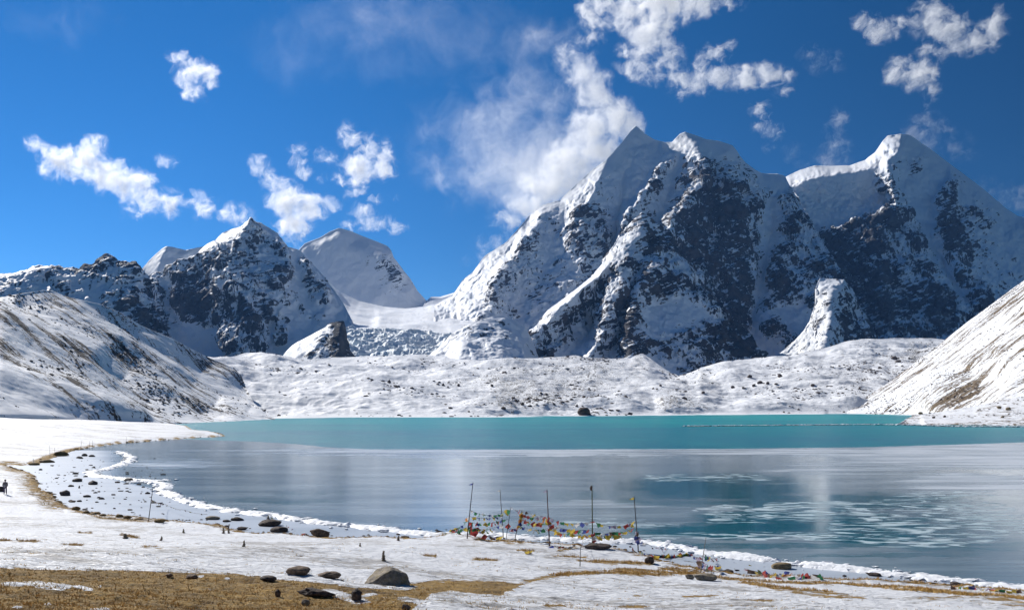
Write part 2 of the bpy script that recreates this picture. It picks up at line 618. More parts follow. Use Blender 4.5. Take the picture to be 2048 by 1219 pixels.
# ---- main massif
MS = dict(label='tall twin-peaked snow mountain with steep dark rock walls behind the lake', cat='mountain', kind='structure')
o = relief('mountain', [
    (868, 612, 330), (905, 590, 320), (915, 575, 310), (925, 560, 300), (945, 545, 290), (960, 525, 270), (970, 512, 265), (990, 498, 250), (1012, 485, 230),
    (1030, 465, 220), (1055, 435, 210), (1070, 420, 205), (1090, 408, 200), (1120, 400, 180, .05), (1135, 385, 170, .1), (1160, 362, 150, .1), (1190, 335, 135, .1),
    (1210, 322, 120, .1), (1240, 290, 115), (1260, 264, 112), (1272, 252, 110), (1290, 268, 115), (1310, 280, 120), (1330, 285, 115), (1345, 284, 90, .2), (1360, 268, 40, .3),
    (1370, 264, 20), (1390, 270, 15), (1410, 278, 15), (1440, 283, 20), (1465, 291, 30), (1474, 302, 50), (1480, 312, 70, .3), (1490, 325, 100, .3), (1510, 340, 150, .2),
    (1525, 347, 210), (1555, 348, 220), (1570, 352, 215), (1577, 368, 190, .4), (1610, 425, 120, .55), (1650, 490, 60, .7), (1690, 555, 0, .8), (1720, 640, 0, .8), (1765, 720, 0, .8)],
    [(868, 660, 0), (1000, 700, -30, .4), (1100, 740, -50, .4), (1300, 765, -60, .5), (1500, 765, 0, .3), (1600, 755, 0, .2), (1765, 750, 0, .6)],
    [[(1120, 402, 175, .2), (1085, 430, 140, .5), (1060, 470, 115, .65), (1030, 510, 85, .65), (1000, 550, 55, .6), (982, 585, 35, .6), (985, 620, 25, .6), (1000, 645, 15, .5)],
     [(1060, 440, 205), (1010, 510, 190), (970, 560, 170), (940, 590, 190), (900, 615, 230)],
     [(1211, 325, 110, .45), (1195, 370, 70, .35), (1175, 402, 45, .35), (1165, 420, 25, .75), (1160, 460, 15, .75), (1165, 520, 20, .6), (1150, 560, 20, .5), (1125, 605, 10, .5)],
     [(1195, 430, 60, .8), (1215, 480, 75, .7), (1200, 530, 60, .55)],
     [(1262, 300, 130, .02), (1245, 350, 140, .15), (1238, 420, 135, .05), (1228, 470, 125, .1), (1222, 520, 110, .35)],
     [(1225, 370, 110, .4), (1215, 400, 95, .35)],
     [(1150, 400, 120, .2), (1120, 450, 110, .3), (1100, 500, 110, .35), (1080, 560, 100, .45), (1045, 620, 60, .4)],
     [(1345, 300, 80, .5), (1335, 325, 60, .65), (1310, 360, 35, .65), (1285, 395, 15, .6), (1262, 425, -5, .55), (1240, 465, -15, .5)],
     [(1300, 340, 105, .05), (1270, 390, 95, .05)],
     [(1365, 300, 45, .1), (1350, 335, 65, .1), (1337, 380, 55, .0), (1325, 430, 55, .0), (1318, 450, 60, .1)],
     [(1372, 330, 20, .55), (1360, 370, 10, .55), (1350, 410, 0, .4)],
     [(1385, 285, 5, .0), (1395, 300, -20, .3), (1408, 330, -50, .75), (1411, 370, -70, .8), (1400, 378, -70, .8), (1375, 402, -85, .8), (1345, 440, -95, .75), (1335, 462, -95, .75)],
     [(1425, 300, 15, .1), (1420, 330, 20, .55), (1425, 370, 10, .8), (1430, 400, 20, .95), (1450, 450, 45, .9), (1430, 520, 30, .85), (1445, 590, 60, .9)],
     [(1400, 430, -30, .95), (1385, 490, -10, .85), (1400, 540, 10, .8)],
     [(1450, 305, 15, .0), (1470, 330, 45, .35), (1455, 365, 10, .55), (1480, 410, 50, .65), (1490, 450, 70, .75), (1485, 500, 75, .75), (1480, 560, 70, .9), (1490, 640, 90, .9)],
     [(1500, 360, 95, .5), (1515, 400, 115, .5), (1510, 450, 110, .65), (1502, 480, 110, .5)],
     [(1535, 380, 165, .25), (1542, 420, 175, .0), (1545, 460, 170, .0), (1535, 520, 160, .0), (1522, 570, 150, .0), (1512, 610, 130, .1), (1505, 650, 110, .05), (1530, 690, 70, .0), (1560, 715, 40, .0)],
     [(1557, 358, 200, .0), (1552, 385, 190, .0), (1545, 400, 180, .1)],
     [(1575, 395, 140, .85), (1590, 440, 110, .9), (1578, 490, 100, .85), (1558, 520, 90, .85), (1545, 560, 90, .85), (1560, 580, 80, .8), (1555, 605, 90, .7)],
     [(1600, 460, 100, .35), (1610, 520, 60, .6), (1600, 560, 40, .75), (1620, 600, 20, .65), (1580, 600, 60, .7)],
     [(1560, 620, 90, .1), (1600, 618, 60, .05), (1590, 645, 50, .1), (1570, 660, 60, .0)],
     [(1540, 625, 70, .8), (1545, 650, 50, .9), (1580, 675, 40, .6)]],
    d0=(3300, 720, 2.0), mat=M_ROCKR, stepx=1.7, rows=330, amp=30, lam=300, flute=(26, 70), warp=8, exag=1.55, snow_amp=0.16, octv=8, gain=0.52, seed=0.0, rockfn=lambda x, y, r: r - 0.13 * sstep(1340, 1260, x) - 0.10 * sstep(420, 300, y))
tag(o, **MS)

# ---- right massif
o = relief('mountain', [
    (1530, 390, 400), (1560, 362, 390), (1575, 352, 380), (1600, 340, 380), (1630, 331, 370), (1660, 332, 370), (1700, 331, 350), (1730, 320, 330), (1750, 305, 280), (1765, 283, 240),
    (1775, 272, 225), (1800, 268, 215), (1820, 270, 235), (1840, 285, 260), (1870, 305, 280), (1900, 328, 300), (1940, 358, 310), (1975, 385, 320), (2010, 415, 330), (2035, 432, 340),
    (2060, 436, 345), (2100, 455, 345), (2160, 480, 345)],
    [(1530, 745, 100, .5), (1700, 745, 0, .8), (1850, 745, -30, .8), (2000, 745, -30, .6), (2160, 745, 0, .5)],
    [[(1580, 375, 230), (1620, 358, 200), (1680, 347, 190), (1720, 342, 180), (1762, 332, 160)],
     [(1600, 400, 210), (1640, 402, 215), (1690, 400, 190), (1725, 395, 205), (1765, 385, 190)],
     [(1620, 440, 200), (1650, 455, 195, .2), (1690, 440, 165, .15), (1735, 418, 150, .2), (1780, 410, 160, .2)],
     [(1803, 272, 190), (1798, 300, 150), (1780, 315, 130, .1), (1773, 330, 115, .4), (1779, 370, 85, .6), (1790, 400, 55, .75), (1775, 425, 45, .8)],
     [(1810, 320, 170, .1), (1830, 330, 175, .65), (1825, 345, 170, .5), (1850, 350, 180)],
     [(1815, 360, 160), (1822, 400, 145), (1850, 450, 135), (1885, 520, 110, .05), (1920, 580, 85, .1), (1955, 625, 60, .1)],
     [(1650, 470, 150, .85), (1690, 465, 130, .85), (1738, 428, 100, .85), (1748, 480, 60, .9), (1765, 560, 20, .85), (1780, 640, 0, .85), (1770, 700, -20, .7)],
     [(1660, 530, 140, .9), (1690, 580, 110, .85), (1715, 640, 80, .85)],
     [(1790, 460, 100, .75), (1800, 520, 80, .55), (1785, 570, 60, .45), (1805, 600, 50, .6)],
     [(1820, 440, 110, .7), (1840, 500, 80, .8), (1860, 560, 30, .9), (1880, 620, 0, .95), (1850, 670, -20, .95), (1800, 690, -20, .6)],
     [(1880, 400, 130, .65), (1898, 378, 150, .75), (1890, 430, 100, .8), (1895, 470, 85, .85), (1920, 530, 60, .75), (1960, 600, 30, .7), (1940, 660, 10, .7)],
     [(1870, 380, 175, .0), (1860, 410, 165, .0), (1872, 440, 140, .1)],
     [(1930, 400, 190, .05), (1950, 425, 175, .55), (1970, 450, 165, .45), (1940, 480, 130, .35), (1970, 540, 110, .35), (2000, 600, 70, .5)],
     [(2000, 470, 200, .0), (2048, 500, 210, .0), (2030, 560, 150, .25), (2100, 560, 200, .1)]],
    d0=(3550, 720, 2.0), mat=M_ROCK, stepx=1.8, rows=300, amp=28, lam=280, flute=(26, 70), warp=8, exag=1.5, snow_amp=0.16, blockfn=lambda x, y: 13 * np.exp(-((x - 1650) / 75) ** 2 - ((y - 398) / 34) ** 2) + 7 * np.exp(-((x - 1745) / 40) ** 2 - ((y - 400) / 30) ** 2), octv=8, gain=0.52, seed=3.3)
tag(o, 'broad snow-capped mountain with rounded summit at the right, blue-shaded rock walls below', 'mountain', kind='structure')

# ---- front pyramid
o = relief('mountain', [
    (1015, 726, 60, .4), (1035, 712, 45, .6), (1050, 690, 25, .5), (1080, 640, 5, .25), (1095, 620, 0, .15), (1130, 595, 0, .15), (1190, 548, -5, .35), (1222, 500, 0, .65), (1240, 470, 10, .55),
    (1262, 448, 10, .45), (1283, 428, 0, .5), (1300, 437, 30, .6), (1320, 450, 60, .65), (1340, 465, 90, .8), (1365, 505, 110, .85), (1400, 560, 120, .85), (1440, 605, 120, .9),
    (1465, 640, 110, .9), (1500, 665, 100, .9), (1512, 690, 90, .9), (1538, 718, 80, .8)],
    [(1015, 745, 40, .3), (1150, 750, 0, .1), (1250, 758, -90, .2), (1350, 772, -60, .5), (1450, 760, 20, .8), (1538, 745, 80, .6)],
    [[(1281, 472, -35, .2), (1240, 510, -60, .15), (1200, 548, -80, .12), (1160, 580, -90, .12), (1120, 615, -90, .2), (1090, 650, -90, .35), (1060, 690, -70, .65), (1045, 712, -60, .7)],
     [(1230, 545, -25, .85), (1205, 575, -5, .95), (1175, 605, -10, .9), (1140, 640, -15, .85), (1110, 680, -30, .75), (1092, 702, -45, .55)],
     [(1290, 450, 5, .6), (1300, 480, 40, .75), (1290, 505, 20, .7)],
     [(1200, 610, 25, .85), (1190, 640, 45, .25), (1175, 672, 30, .0), (1150, 695, 0, .0), (1120, 716, -30, .0)],
     [(1285, 505, -20, .6), (1258, 525, -75, .75), (1240, 545, -105, .6), (1250, 580, -110, .45), (1230, 610, -120, .5), (1210, 650, -120, .65), (1195, 690, -110, .55), (1180, 716, -100, .25)],
     [(1222, 560, -85, .35), (1215, 600, -90, .4), (1205, 630, -70, .6)],
     [(1275, 545, -40, .5), (1262, 580, -55, .6), (1255, 615, -50, .8), (1248, 655, -45, .7), (1232, 690, -55, .2), (1222, 718, -60, .05)],
     [(1340, 515, 40, .75), (1322, 528, -20, .55), (1300, 540, -65, .35), (1282, 568, -100, .5), (1266, 610, -125, .65), (1256, 660, -145, .85), (1270, 690, -145, .85), (1262, 718, -130, .5)],
     [(1335, 560, -30, .85), (1310, 590, -50, .9), (1370, 575, 0, .75), (1400, 600, 20, .85), (1425, 622, 30, .75)],
     [(1350, 540, 10, .5), (1385, 555, 40, .6)],
     [(1300, 618, -60, .05), (1318, 600, -40, .35), (1350, 595, -20, .3), (1370, 612, -10, .1), (1400, 620, 10, .15), (1430, 632, 30, .4)],
     [(1300, 650, -80, .05), (1350, 640, -40, .0), (1395, 645, -5, .2)],
     [(1305, 690, -95, .35), (1345, 672, -55, .3), (1390, 668, -15, .6), (1350, 705, -65, .65)],
     [(1445, 640, 15, .95), (1440, 680, 0, .95), (1430, 730, -10, .95)],
     [(1405, 690, -35, .85), (1380, 725, -55, .75), (1480, 690, 50, .85), (1470, 730, 30, .85)],
     [(1300, 725, -110, .2), (1340, 745, -75, .1), (1365, 755, -60, .4)]],
    d0=(2450, 740, 1.9), mat=M_ROCKR, stepx=1.6, rows=260, amp=18, lam=190, flute=(18, 48), warp=6, exag=1.5, snow_amp=0.2, octv=8, gain=0.54, seed=6.1, backlen=600)
tag(o, 'dark rocky pyramid peak in front of the twin peaks, with a long sunlit ramp', 'mountain', kind='structure')

# ---- spur
o = relief('rock_spur', [
    (1525, 724, 70), (1560, 706, 40, .2), (1590, 682, 30, .35), (1610, 660, 30, .4), (1620, 640, 30, .4), (1632, 605, 30, .4), (1630, 580, 20, .4), (1640, 556, 20, .35), (1662, 558, 20, .35),
    (1689, 560, 0, .4), (1700, 575, 50, .75), (1720, 610, 80, .8), (1740, 645, 90, .8), (1755, 680, 100, .8), (1780, 708, 100, .7)],
    [(1525, 750, 50), (1600, 750, -60, .2), (1650, 750, -130, .4), (1780, 750, 80, .7)],
    [[(1688, 563, -5, .3), (1670, 584, -45, .3), (1650, 608, -75, .35), (1663, 622, -85, .35), (1658, 660, -115, .4), (1650, 695, -135, .5), (1640, 725, -135, .4)],
     [(1697, 600, 30, .75), (1690, 630, 10, .75), (1695, 665, 5, .8), (1690, 705, -10, .75)],
     [(1725, 680, 45, .85)], [(1600, 705, -30, .25), (1625, 680, -50, .3), (1640, 640, -40, .3)]],
    d0=(2850, 720, 1.8), mat=M_ROCKR, stepx=1.6, rows=150, amp=18, lam=150, flute=(10, 40), warp=4, octv=7, seed=8.4, backlen=400)
tag(o, 'low pointed rock spur with a sunlit snowy left side, below the right wall', 'rock spur', kind='structure')

# ---- dome
o = relief('mountain', [
    (540, 560, 230), (580, 515, 220), (595, 503, 210), (610, 487, 200), (640, 475, 185), (660, 463, 170), (678, 456, 160), (700, 462, 165), (720, 470, 165), (750, 482, 150), (775, 492, 130),
    (782, 500, 112), (787, 515, 112, .1), (800, 532, 105, .25), (820, 558, 85, .25), (835, 582, 65, .1), (850, 598, 50), (870, 620, 40)],
    [(540, 640, 150), (650, 640, 80), (720, 650, 20), (800, 660, 0), (870, 660, 0)],
    [[(680, 470, 120), (690, 500, 100), (700, 530, 85), (720, 570, 60)], [(640, 492, 150), (650, 540, 115), (680, 590, 75)],
     [(735, 505, 85), (758, 518, 60, .7), (780, 530, 60, .95), (792, 548, 60, .8)], [(765, 545, 50, .2), (775, 575, 40, .4), (800, 580, 40, .5), (820, 588, 35, .35)],
     [(760, 600, 20, .05), (800, 610, 15)]],
    d0=(4600, 615, 1.9), mat=M_SNOWM, stepx=1.8, rows=150, amp=30, lam=260, warp=2, blur=10, octv=8, gain=0.55, seed=1.7, snow_amp=0.34, back=0.7)
tag(o, 'smooth white snow dome standing left of the saddle', 'mountain', kind='structure')

# ---- glacier basin and icefall
o = relief('glacier', [
    (540, 640, 3600), (560, 610, 3800), (600, 575, 3950), (655, 562, 4100), (680, 585, 4200), (720, 603, 4250), (770, 614, 4300), (810, 617, 4350), (846, 613, 4450), (854, 600, 4700),
    (862, 593, 4800), (880, 593, 4800), (900, 587, 4750), (920, 580, 4700), (960, 575, 4650), (1010, 590, 4500)],
    [(540, 730, 3700), (600, 730, 3500), (650, 728, 2900), (690, 726, 2300), (800, 726, 2300), (900, 726, 2350), (1010, 726, 2400)],
    [[(660, 600, 3900), (690, 625, 3750), (740, 640, 3600)], [(760, 632, 3750), (800, 645, 3500), (880, 640, 3550)], [(860, 615, 4250), (900, 620, 4000), (960, 615, 4100)],
     [(940, 640, 3500), (1000, 640, 3600)], [(640, 664, 3300), (690, 662, 2950), (760, 659, 2920), (830, 664, 2920), (900, 670, 2920), (1000, 684, 2900)], [(600, 660, 3700, .0)]],
    mat=M_SNOWM, stepx=2.0, rows=160, amp=10, lam=180, warp=1, blur=6, octv=6, seed=2.2, snow_amp=0.8, ridged=False, hump=14, humplam=260, backlen=500, back=0.5)
tag(o, 'smooth bright snow basin of the glacier under the saddle', 'glacier', kind='structure')
o = relief('icefall', [
    (680, 672, 2860), (700, 661, 2880), (760, 658, 2890), (800, 660, 2890), (850, 663, 2880), (900, 671, 2840), (940, 695, 2600)],
    [(680, 722, 2280), (800, 722, 2270), (940, 722, 2300)], [[(700, 690, 2560), (800, 690, 2560), (900, 695, 2560)]],
    mat=M_ICE, stepx=1.5, rows=120, amp=13, lam=60, warp=0, octv=6, seed=4.2, snow_amp=1.0, ridged=True, block=16, backlen=60, back=0.3, ice=lambda x, y: np.clip(0.55 + 0.8 * perlin(np.stack([x / 7, y / 3, x * 0], -1)), 0, 1))
tag(o, 'broken blue-grey icefall at the foot of the glacier', 'icefall', kind='structure')

# ---- left peak, the snow peak behind it, the black ridge
o = relief('mountain', [
    (262, 575, 3950), (285, 537, 3900), (300, 520, 3900), (312, 508, 3890), (325, 497, 3880), (333, 493, 3870), (345, 494, 3870), (352, 496, 3870), (372, 500, 3870), (395, 495, 3870), (420, 492, 3870), (450, 505, 3870)],
    [(262, 620, 3700), (350, 620, 3680), (450, 620, 3700)], [[(333, 497, 3855), (318, 530, 3800), (310, 560, 3750)], [(352, 500, 3860), (360, 530, 3830)], [(372, 505, 3850), (350, 545, 3770), (340, 580, 3730)]],
    mat=M_SNOWM, stepx=2.0, rows=70, amp=20, lam=150, warp=2, blur=5, seed=5.5, snow_amp=0.4, backlen=500)
tag(o, 'small white snow summit peeking out behind the dark ridge', 'mountain', kind='structure')
o = relief('mountain', [
    (275, 575, 150, .8), (297, 550, 140, .8), (305, 545, 120, .8), (325, 545, 110, .8), (333, 532, 100, .8), (345, 530, 90, .75), (355, 520, 80, .75), (380, 516, 70, .65), (392, 511, 80, .35),
    (400, 500, 125), (415, 488, 125), (430, 480, 120), (445, 465, 110), (460, 459, 110, .1), (480, 453, 90, .1), (497, 441, 50, .35), (501, 437, 40, .6), (510, 444, 60, .75), (522, 447, 100, .4),
    (540, 457, 115), (556, 466, 115, .3), (563, 478, 115, .65), (577, 494, 135, .55), (595, 499, 150, .1), (603, 503, 150, .25), (612, 517, 150, .45), (640, 545, 130, .45), (668, 580, 100, .35),
    (690, 612, 70, .2), (712, 660, 30, .1)],
    [(275, 770, 100, .6), (350, 730, 80, .0), (450, 740, -60, .2), (560, 740, -40, .1), (712, 740, 0, 0)],
    [[(500, 440, 35, .6), (488, 465, 10, .7), (470, 487, -10, .65), (456, 512, -25, .6)],
     [(480, 465, 45, .25), (462, 490, 40, .1), (452, 508, 30, .1)], [(455, 470, 85, .25), (440, 490, 70, .05)],
     [(395, 512, 60, .5), (430, 492, 20, .55), (445, 498, -25, .75), (452, 522, -65, .8), (472, 548, -85, .7), (448, 568, -105, .35), (490, 600, -125, .7), (505, 640, -125, .9), (480, 695, -125, .75)],
     [(350, 555, 70, .85), (395, 545, 50, .85), (430, 545, 0, .8)], [(345, 600, 70, .95), (380, 620, 60, .95), (400, 640, 45, .9), (425, 600, 0, .9), (440, 640, -40, .85)],
     [(330, 560, 110, .25), (340, 600, 105, .25), (350, 630, 100, .1)], [(310, 570, 110, .7), (318, 620, 90, .6), (335, 650, 80, .8)],
     [(365, 648, 80, .0), (400, 658, 25, .0), (440, 695, -25, .05), (410, 700, 20, .0)], [(455, 660, -80, .8), (445, 690, -70, .8)],
     [(520, 470, 55, .8), (515, 500, 20, .6), (512, 530, -10, .3), (535, 555, -20, .8), (560, 575, -20, .75), (565, 610, -25, .55)],
     [(530, 510, 20, .35), (540, 530, 10, .4)], [(525, 600, -60, .5), (535, 650, -80, .9), (525, 690, -95, .8)], [(555, 630, -60, .8), (565, 665, -55, .9), (560, 685, -55, .8)],
     [(545, 640, -35, .4), (545, 690, -40, .3)], [(580, 640, 0, .2), (575, 690, -40, .05), (620, 670, 10, .1)],
     [(568, 495, 70, .75), (580, 540, 45, .6)], [(575, 510, 75, .1), (592, 555, 70, .0), (612, 600, 60, .05), (625, 640, 40, .15)],
     [(600, 530, 105, .65), (625, 570, 80, .8), (650, 605, 55, .7), (655, 615, 50, .4)], [(590, 600, 30, .5), (620, 630, 30, .4), (650, 650, 30, .35), (680, 690, 20, .1)], [(670, 640, 60, .0)]],
    d0=(3050, 700, 1.45), mat=M_ROCK, stepx=1.6, rows=280, amp=22, lam=220, flute=(22, 58), warp=6, exag=1.5, snow_amp=0.18, octv=8, gain=0.54, seed=10.3, rockfn=lambda x, y, r: r - 0.10 * sstep(480, 540, x))
tag(o, 'sharp-tipped dark rock and snow peak left of the white dome', 'mountain', kind='structure')
o = relief('mountain', [
    (-150, 566, 80, .5), (-60, 553, 80, .5), (0, 548, 80, .35), (30, 546, 80, .3), (60, 535, 70, .5), (80, 530, 60, .4), (105, 534, 60, .8), (120, 534, 60, .85), (128, 538, 60, .4), (137, 536, 60, .8),
    (147, 533, 60, .95), (158, 539, 50, .8), (168, 530, 50, .95), (185, 531, 50, .9), (195, 521, 50, .95), (207, 511, 50, 1), (215, 508, 50, .95), (225, 514, 50, 1), (240, 522, 50, 1), (260, 526, 50, 1),
    (270, 525, 50, 1), (280, 533, 60, .95), (290, 545, 70, .9), (298, 553, 80, .8), (303, 580, 90, .8), (310, 620, 60, .7), (325, 650, 60, .7), (350, 695, 60, .6)],
    [(-150, 680, -60, .2), (0, 670, -60, .2), (150, 680, -60, .2), (250, 715, -40, .3), (350, 735, 20, .5)],
    [[(215, 525, 35, .75), (245, 536, 35, .7), (275, 545, 45, .7)], [(215, 545, 25, .5), (250, 560, 15, .5), (280, 575, 40, .3)], [(100, 548, 30, .75), (125, 575, 0, .55), (125, 590, -10, .5)],
     [(60, 560, 10, .45), (20, 570, 10, .45)], [(90, 570, 30, .1), (70, 590, 10, .15)], [(145, 550, 35, .5), (160, 570, 25, .25), (185, 600, 5, .2), (200, 630, -20, .15)],
     [(175, 560, 20, .35), (215, 590, 0, .4), (240, 620, -15, .4)], [(230, 575, 10, .7), (262, 600, -5, .65), (285, 640, 15, .85)], [(295, 600, 45, .75)], [(240, 650, -25, .25)]],
    d0=(2550, 650, 1.45), mat=M_ROCK, stepx=1.8, rows=140, amp=18, lam=130, flute=(14, 45), warp=5, octv=8, gain=0.55, seed=12.9, jag=3.0)
tag(o, 'jagged black ridge at the far left above the streaked hill', 'mountain', kind='structure')

# ---- fin and knoll
o = relief('rock_fin', [
    (562, 716, 2160, .1), (572, 703, 2150, .1), (585, 690, 2140, .1), (600, 681, 2130, .1), (625, 668, 2120, .1), (650, 655, 2110, .2), (662, 646, 2110, .9), (675, 643, 2105, 1), (687, 642, 2105, 1),
    (690, 660, 2110, 1), (694, 685, 2120, 1), (700, 700, 2125, 1), (714, 720, 2130, .9)],
    [(562, 738, 2000, .1), (600, 738, 1980, .2), (680, 738, 1960, .9), (714, 738, 2000, .8)],
    [[(645, 670, 2070, .7), (640, 690, 2030, .85), (640, 708, 2000, .8)], [(680, 662, 2070, 1), (678, 700, 2010, 1)], [(615, 688, 2070, .2), (605, 705, 2030, .3)], [(592, 700, 2060, .05), (590, 715, 2020, .05)]],
    mat=M_ROCK, stepx=1.2, rows=90, amp=9, lam=60, warp=2, seed=14.1, backlen=120)
tag(o, 'grey fin-shaped rock outcrop with an overhanging right edge beside the icefall', 'rock outcrop', kind='structure')
o = relief('knoll', [
    (840, 722, 2250, .15), (880, 694, 2300, .25), (900, 672, 2320, .5), (930, 651, 2340, .55), (960, 641, 2360, .4), (985, 634, 2380, .2), (1010, 633, 2400, .2), (1030, 642, 2420, .2), (1050, 655, 2430, .1),
    (1068, 690, 2430, .1), (1080, 722, 2430, .1)],
    [(840, 738, 2050, .2), (950, 738, 2000, .3), (1050, 738, 2050, .1), (1080, 740, 2100, .1)],
    [[(930, 690, 2150, .45), (1000, 680, 2210, .5), (1005, 702, 2120, .4)], [(960, 662, 2270, .5), (1000, 655, 2320, .35)], [(1045, 690, 2270, .05), (1030, 665, 2340, .1)]],
    mat=M_ROCK, stepx=1.6, rows=110, amp=14, lam=70, warp=2, seed=15.7, snowclean=0.0, snow_amp=0.6, backlen=200, back=0.5)
tag(o, 'rounded snow-dusted rocky knoll right of the icefall', 'knoll', kind='structure')

# ---- moraine
def base_pts(pp):
    return [(x, y, F * (HC + 0.7) / (y - HY), r) for x, y, r in pp]
o = relief('moraine', [
    (340, 715, 1250, .1), (430, 717, 1400, .1), (470, 712, 1500, .1), (520, 707, 1600, .12), (570, 711, 1650, .25), (620, 716, 1700, .05), (700, 715, 1750), (800, 710, 1800, .1), (850, 707, 1850, .1),
    (900, 713, 1800, .2), (960, 722, 1750, .15), (1040, 715, 1750, .2), (1100, 713, 1750, .35), (1150, 711, 1750, .35), (1200, 715, 1750, .35), (1260, 717, 1800, .2), (1285, 709, 1850, .2), (1310, 726, 1800, .1),
    (1340, 747, 1700, .1), (1355, 753, 1600, .1), (1370, 751, 1580, .1), (1400, 738, 1600, .1), (1450, 721, 1650, .1), (1500, 716, 1700, .1), (1580, 712, 1750, .1), (1620, 702, 1800, .1),
    (1650, 695, 1850, .05), (1700, 683, 1900), (1740, 678, 1950), (1800, 675, 2000, .05), (1865, 678, 2000, .2), (1960, 690, 2000, .2)],
    base_pts([(340, 848, .05), (480, 839, .05), (700, 835, .05), (1000, 835, .1), (1150, 833.5, .1), (1300, 831, .1), (1500, 829.5, .05), (1680, 828, .1), (1850, 827, .1), (1960, 827, .1)]),
    [[(480, 760, 1050, .05), (600, 752, 1250, .08), (720, 745, 1400, .05), (850, 740, 1450, .15)], [(560, 727, 1450, .1)], [(500, 725, 1400, .3)],
     [(740, 785, 950, .05), (620, 800, 850, .05)], [(900, 760, 1180, .2), (1000, 765, 1120, .4), (1040, 790, 1000, .45)], [(930, 815, 810, .3), (980, 800, 850, .3), (1020, 818, 810, .5)],
     [(1060, 735, 1500, .3), (1150, 740, 1450, .35), (1250, 750, 1380, .3)], [(1130, 775, 1120, .35), (1200, 765, 1200, .45), (1100, 800, 930, .4)], [(1250, 790, 1020, .2), (1350, 780, 1150, .25)],
     [(1330, 815, 900, .5), (1400, 812, 940, .3)], [(1450, 780, 1200, .2), (1550, 760, 1300, .15), (1650, 750, 1400, .1)], [(1500, 800, 1050, .1), (1620, 790, 1130, .15)],
     [(1740, 720, 1600, .1), (1800, 705, 1750, .35), (1825, 700, 1800, .6)], [(1720, 760, 1350, .2), (1700, 800, 1100, .2)]],
    mat=M_MORAINE, stepx=2.0, rows=330, amp=2.4, lam=42, octv=7, gain=0.55, warp=0, blur=8, footfade=0.10, snow_amp=0.6, hump=26, humplam=150, seed=16.4, snowclean=0.0, backlen=260, back=0.25, zsq=1.0, skirt=4)
tag(o, 'low rolling moraine of snow and stones along the far lake shore', 'moraine', kind='structure')

# ---- hills
o = relief('hill', [
    (-170, 650, 540, .25), (-60, 612, 600, .15), (0, 594, 630, .1), (45, 587, 650, .02), (88, 580, 680, .2), (105, 582, 690, .55), (130, 592, 700, .5), (165, 601, 715, .25), (200, 609, 725, .05), (240, 627, 735, .15),
    (280, 650, 750, .25), (320, 668, 765, .25), (345, 678, 780, .35), (380, 698, 800, .45), (430, 722, 825, .55), (468, 739, 845, .6), (480, 751, 845, .5), (491, 775, 810, .4), (508, 806, 740, .2), (535, 829, 680, .1), (550, 838, 650, .1)],
    [(-170, 845, 300, .1), (0, 830, 340, .1), (100, 835, 370, .1), (150, 842, 400, .1), (300, 846, 470, .3), (410, 845, 540, .3), (470, 846, 560, .25), (550, 843, 610, .1)],
    [[(105, 586, 685, .55), (140, 612, 672, .55), (180, 640, 660, .5), (240, 675, 665, .48), (290, 712, 660, .5), (340, 745, 655, .45), (380, 785, 640, .42), (405, 826, 585, .4)],
     [(-60, 600, 560, .4), (0, 614, 545, .55), (30, 640, 535, .5), (70, 680, 520, .4)], [(0, 600, 595, .3), (60, 636, 575, .3), (120, 682, 560, .42), (170, 718, 560, .45), (240, 765, 570, .42), (290, 800, 540, .35)],
     [(50, 610, 630, .05), (120, 640, 620, .12), (200, 690, 600, .2)], [(180, 620, 705, .1), (250, 660, 715, .15), (320, 700, 730, .2), (400, 745, 770, .4)],
     [(0, 720, 430, .3), (100, 765, 430, .25), (200, 800, 440, .3), (280, 825, 470, .3)], [(0, 770, 380, .15), (80, 800, 390, .15)], [(330, 790, 580, .25)], [(450, 780, 740, .35), (430, 810, 650, .3)]],
    mat=M_HILL, stepx=2.0, rows=280, amp=1.3, lam=50, octv=7, gain=0.55, warp=0, blur=8, footfade=0.10, snow_amp=0.5, hump=7, humplam=90, seed=18.8, snowclean=0.0, fall=((105, 583, 690), (400, 815, 610)), fallk=9, backlen=240, back=0.5, zsq=1.0, skirt=4)
tag(o, 'white hill at the left side streaked with dark stony gullies', 'hill', kind='structure')
